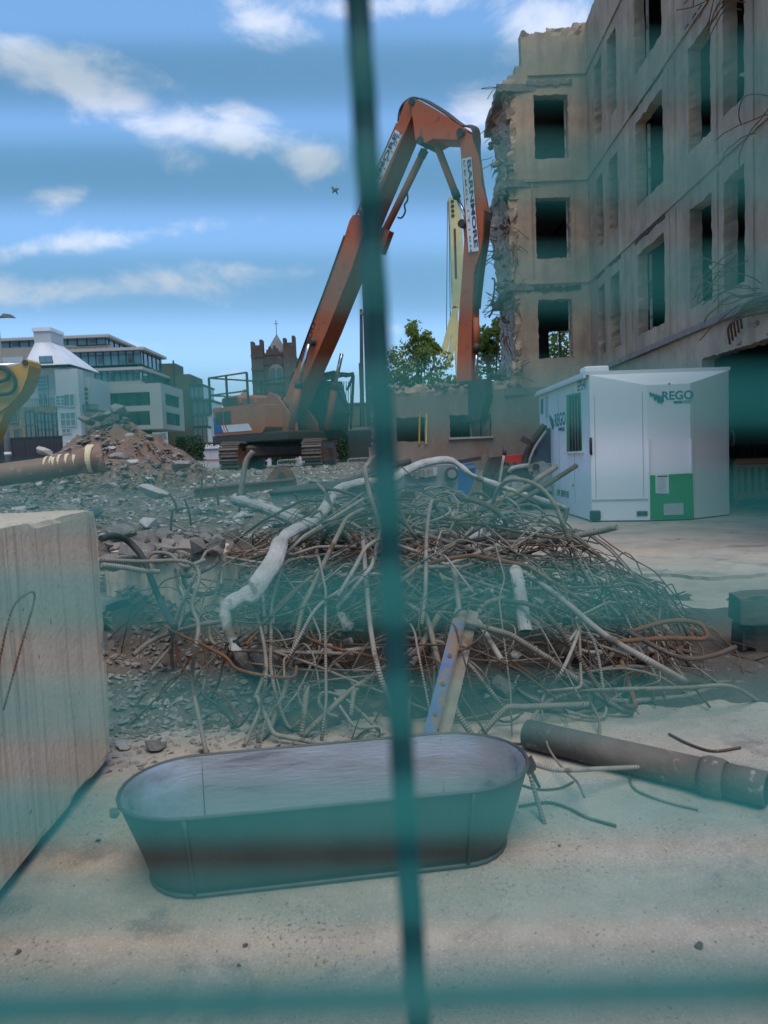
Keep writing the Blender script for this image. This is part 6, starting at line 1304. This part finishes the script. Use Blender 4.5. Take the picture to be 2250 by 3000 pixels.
# ------------------------------------------------------------------ machines and scrap in the middle distance
# yellow excavator arm at the left edge
ya_ = thing('yellow_excavator_arm', 'yellow excavator arm end with black hoses at the left edge', 'excavator arm', V(-60, 1200, 12).to_tuple())
def yv(u, v, o=0): p = V(u, v, 12); return p + Vector((0, o, 0))
B().prism([yv(u, v) for u, v in ((-320, 1150), (-200, 1110), (0, 1082), (40, 1076), (62, 1062), (76, 1051), (84, 1058), (85, 1072), (78, 1108), (64, 1142), (48, 1164), (20, 1192), (-30, 1225), (-200, 1240), (-330, 1230))], (0, .42, 0)).build('arm', M_yellow, ya_)
B().cyl(yv(75, 1063, -.03), yv(75, 1063, .45), .045, n=14).build('pivot_pin', M_grease, ya_); B().cyl(yv(-260, 1085, .2), yv(62, 1063, .2), .045, n=10).build('piston_rod', M_steel, ya_)
for px in ([(-60, 1075), (10, 1076), (35, 1090), (50, 1115), (46, 1142), (25, 1155), (-40, 1158)], [(-60, 1085), (5, 1080), (28, 1092), (28, 1108), (10, 1118), (-40, 1125)]): B().tube(arc_pts([yv(u, v, -.06) for u, v in px], 5), .03, 8).build('hydraulic_hose', M_hose, ya_)
B().prism([yv(u, v, -.02) for u, v in ((-40, 1090), (10, 1088), (24, 1100), (10, 1112), (-40, 1120))], (0, .03, 0)).build('cover_plate', M_yellow, ya_); B().prism([yv(u, v, .05) for u, v in ((-60, 1225), (10, 1195), (20, 1192), (5, 1215), (-30, 1300), (-80, 1330))], (0, .3, 0)).build('linkage', M_yellow, ya_)
yc = thing('yellow_machine_jib', 'yellow machine jib tip showing behind the guard rail of the orange excavator', 'excavator arm', V(718, 1200, 38).to_tuple())
B().prism([V(u, v, 38) for u, v in ((699, 1190), (708, 1168), (712, 1142), (720, 1140), (727, 1160), (728, 1185), (735, 1230), (700, 1230))], (0, .4, 0)).build('jib', M_yellow, yc); B().cyl(V(704, 1165, 38), V(712, 1146, 38), .05).build('piston_rod', M_steel, yc)
# grey machine body with round port, blue drum, rusty beam, hitch
gm = thing('grey_machine_part', 'dusty grey machine housing with a round port behind the heap', 'machine part', V(1270, 1490, 9.5).to_tuple())
def gv(u, v, o=0): return V(u, v, 9.5) + Vector((0, o, 0))
B().prism([gv(u, v) for u, v in ((1150, 1400), (1190, 1375), (1250, 1362), (1335, 1362), (1342, 1400), (1340, 1520), (1150, 1530))], (0, .9, 0)).build('housing', M_grey, gm); B().prism([gv(u, v, -.03) for u, v in ((1195, 1415), (1318, 1410), (1318, 1420), (1195, 1424))], (0, .03, 0)).build('ledge', M_grey, gm)
pc = gv(1322, 1388, -.02); B().cyl(pc, pc + Vector((0, -.05, 0)), .085, n=20).build('port_ring', M_grease, gm); B().cyl(pc + Vector((0, -.05, 0)), pc + Vector((0, -.08, 0)), .055, n=20).build('port_cap', M_grey, gm); B().prism([gv(u, v, -.1) for u, v in ((1175, 1440), (1215, 1440), (1215, 1520), (1175, 1520))], (0, .1, 0)).build('leg_plate', M_grease, gm)
for k in range(7): q = gv(1195 + k * 13, 1385 + rnd.uniform(-6, 10), -.05); B().bbox(q - Vector((.03, .03, .05)), q + Vector((.03, .03, .06)), .01).build('fitting', rnd.choice((M_grease, M_broken, M_galv)), gm)
bd = thing('blue_drum', 'crushed blue plastic drum right of the grey machine housing', 'drum', V(1370, 1470, 10).to_tuple())
B().prism([V(u, v, 10) for u, v in ((1342, 1385), (1360, 1362), (1385, 1357), (1396, 1365), (1392, 1400), (1376, 1440), (1362, 1455), (1342, 1457))], (0, .55, 0)).build('drum_body', M_bluep, bd); B().prism([V(u, v, 9.98) for u, v in ((1358, 1367), (1392, 1362), (1392, 1370), (1358, 1376))], (0, -.03, 0)).build('rim', M_blue, bd)
bdk = B().beam(V(1350, 1352, 10), V(1402, 1342, 10.3), .08, .05).build('dark_timber', M_grease); tag(bdk, 'dark timber end poking out above the blue drum', 'timber')
hb = thing('rusty_hitch', 'rusty machine hitch with a round pivot lying on the rubble', 'machine part', V(830, 1415, 11).to_tuple())
def hv(u, v, o=0): return V(u, v, 11) + Vector((0, o, 0))
for o_ in (0, .32): B().prism([hv(u, v, o_) for u, v in ((775, 1418), (790, 1388), (805, 1372), (830, 1369), (848, 1380), (856, 1400), (862, 1420))], (0, .05, 0)).build('cheek_plate', M_rust, hb)
q = hv(826, 1393, -.04); B().cyl(q, q + Vector((0, .5, 0)), .075, n=18).build('pivot', M_rust, hb); B().cyl(q - Vector((0, .02, 0)), q, .05, n=14).build('pivot_cap', M_grease, hb)
lb = thing('rusty_beam', 'long flat rusty steel beam lying behind the heap', 'steel beam', V(700, 1450, 9).to_tuple()); B().prism([V(u, v, 9) for u, v in ((568, 1432), (700, 1420), (860, 1404), (862, 1424), (720, 1445), (570, 1462))], (0, .25, 0)).build('web', M_rust, lb); B().prism([V(u, v, 8.97) for u, v in ((568, 1430), (860, 1402), (860, 1407), (568, 1435))], (0, .3, 0)).build('flange', M_rust, lb)
gc_ = thing('grey_steel_frame', 'grey green steel frame lying behind the winding zinc pipe', 'machine part', V(930, 1480, 8).to_tuple()); B().prism([V(u, v, 8) for u, v in ((790, 1442), (1120, 1418), (1150, 1430), (1150, 1520), (1040, 1520), (1020, 1468), (850, 1470), (800, 1480))], (0, .5, 0)).build('side_plate', M_grey, gc_); B().prism([V(u, v, 7.97) for u, v in ((790, 1438), (1120, 1414), (1120, 1424), (790, 1448))], (0, .5, 0)).build('top_flange', M_grey, gc_)
bar([(800, 1440, 7.6), (900, 1428, 7.7), (980, 1420, 7.8), (1050, 1400, 7.9), (1100, 1380, 8.0), (1160, 1362, 8.1), (1200, 1352, 8.2)], .035, M_hose, 'thick black hydraulic hose sweeping up to the right behind the heap', name='rubber_hose')
bar([(790, 1445, 7.5), (900, 1434, 7.6), (1000, 1424, 7.7), (1070, 1402, 7.8), (1130, 1378, 7.9)], .028, M_hose, 'second black hose just below the thick one', name='rubber_hose')
# tractor half hidden by the cabin
tr = thing('tractor', 'tractor with red bonnet and curved cab frame half hidden behind the white cabin', 'tractor', V(1560, 1470, 16.2).to_tuple()); TY = 16.2
def tv(u, v, o=0): return V(u, v, TY) + Vector((0, o, 0))
B().prism([tv(u, v) for u, v in ((1478, 1336), (1540, 1331), (1540, 1362), (1488, 1366), (1478, 1352))], (0, .7, 0)).build('bonnet', M_red, tr)
fr = B(); fr.tube(arc_pts([tv(1595, 1245, .0), tv(1568, 1285), (tv(1545, 1325)), tv(1537, 1365), tv(1550, 1400), tv(1580, 1440)], 5), .075, 10); fr.build('cab_pillar', M_grease, tr); B().tube(arc_pts([tv(1600, 1260, -.04), tv(1566, 1310, -.04), tv(1550, 1350, -.04), tv(1548, 1378, -.04), tv(1562, 1400, -.04)], 5), .03, 8).build('door_edge', M_galv, tr)
B().prism([tv(u, v, .02) for u, v in ((1545, 1362), (1590, 1350), (1620, 1365), (1640, 1440), (1590, 1440), (1552, 1395))], (0, .06, 0)).build('door_panel', M_galv, tr); B().cyl(tv(1570, 1368, .015), tv(1570, 1368, -.03), .075, n=18).build('door_cup', M_grease, tr); B().prism([tv(u, v, .1) for u, v in ((1600, 1255), (1640, 1250), (1640, 1355), (1552, 1360), (1556, 1330))], (0, .02, 0)).build('cab_window', M_gls, tr)
m_ = B().prism([tv(u, v, -.2) for u, v in ((1519, 1291), (1527, 1277), (1551, 1290), (1542, 1304))], (0, .04, 0)).build('mirror', M_grease, tr); B().tube([tv(1548, 1298, -.18), tv(1562, 1300, 0)], .02, 6).build('mirror_arm', M_grease, m_)
wc = tv(1500, 1425, -.1); V_ = []
wh_ = B().tube([wc, wc + Vector((0, .1, 0)), wc + Vector((0, .4, 0)), wc + Vector((0, .5, 0))], [.42, .5, .5, .42], 28).build('tyre', M_hose, tr); B().cyl(wc - Vector((0, .012, 0)), wc + Vector((0, .05, 0)), .25, n=20).build('rim', M_galv, wh_)
for k in range(22): a = k * 2 * math.pi / 22; c_ = wc + Vector((math.cos(a) * .5, .02, math.sin(a) * .5)); B().beam(c_, c_ + Vector((-.03, .22, 0)), .05, .05).build('tread_lug', M_hose, wh_)
B().tube(arc_pts([tv(1488, 1384, -.1), tv(1500, 1372, -.1), tv(1525, 1366, -.1), tv(1545, 1364, -.1)], 4), .05, 8).build('mudguard', M_galv, tr); B().prism([tv(u, v, -.05) for u, v in ((1418, 1395), (1438, 1340), (1478, 1336), (1478, 1352), (1450, 1440), (1420, 1450))], (0, .4, 0)).build('loader_plate', M_grease, tr)
B().cyl(tv(1483, 1336, .2), tv(1484, 1318, .2), .035, n=8).build('exhaust', M_grease, tr); B().cyl(tv(1476, 1336, .1), tv(1475, 1305, .1), .01, n=6).build('aerial', M_grease, tr); B().bbox((tv(1560, 1470).x - .3, TY + .1, .25), (tv(1640, 1470).x, TY + 1.3, .8), .1).build('chassis', M_grease, tr)
# orange plastic barriers by the garage opening
def obarrier(u0, Y, lab, rot):
    a = V(u0, 1432, Y); a.z = .036; t = thing('plastic_barrier', lab, 'barrier', a, 'orange plastic barriers at the garage opening'); x = Vector((math.cos(rot), math.sin(rot), 0)); W_, H_ = 1.5, .95
    def bx(x0, x1, z0_, z1_, th=.05): 
        n = Vector((-x.y, x.x, 0)) * th; return B().prism([a + x * x0 + Z * z0_ - n / 2, a + x * x1 + Z * z0_ - n / 2, a + x * x1 + Z * z1_ - n / 2, a + x * x0 + Z * z1_ - n / 2], n)
    bx(.04, W_, H_ - .10, H_, .07).build('top_rail', M_barrier, t); bx(0, W_, .12, .26, .07).build('bottom_rail', M_barrier, t); bx(0, .09, .0, H_ - .04, .06).build('end_post', M_barrier, t); bx(W_ - .09, W_, .0, H_ - .04, .06).build('end_post', M_barrier, t)
    for k in range(9): s_ = .13 + k * .14; bx(s_, s_ + .075, .26, H_ - .14, .04).build('slat', M_barrier, t)
    bx(.0, W_, H_ - .18, H_ - .12, .05).build('mid_rail', M_barrier, t)
    for s_ in (.25, W_ - .25): n = Vector((-x.y, x.x, 0)); B().prism([a + x * (s_ - .08) - n * .28, a + x * (s_ + .08) - n * .28, a + x * (s_ + .08) + n * .28, a + x * (s_ - .08) + n * .28], Z * .06).build('foot', M_black, t)
obarrier(2148, 15.6, 'orange plastic barrier right beside the cabin', rad(-8)); obarrier(2262, 15.0, 'orange plastic barrier cut off by the right edge', rad(-12))
gr = thing('dark_rack', 'dark steel rack with boxes inside the garage opening', 'rack', (10.6, 22, 0.04))
for x in (9.9, 11.2):
    for y in (21.6, 22.8): B().beam((x, y, .036), (x, y, 1.7), .06).build('upright', M_grease, gr)
for z in (.6, 1.2, 1.65): B().box((9.9, 21.6, z), (11.2, 22.8, z + .04)).build('shelf', M_grease, gr)
for (x, y, z) in ((10.0, 21.8, 1.24), (10.5, 21.9, 1.24), (10.1, 22.0, .64)): B().bbox((x, y, z), (x + .35, y + .4, z + .25), .02).build('box', M_grey, gr)
for o in bpy.data.objects:
    if '_o' in o: del o['_o']
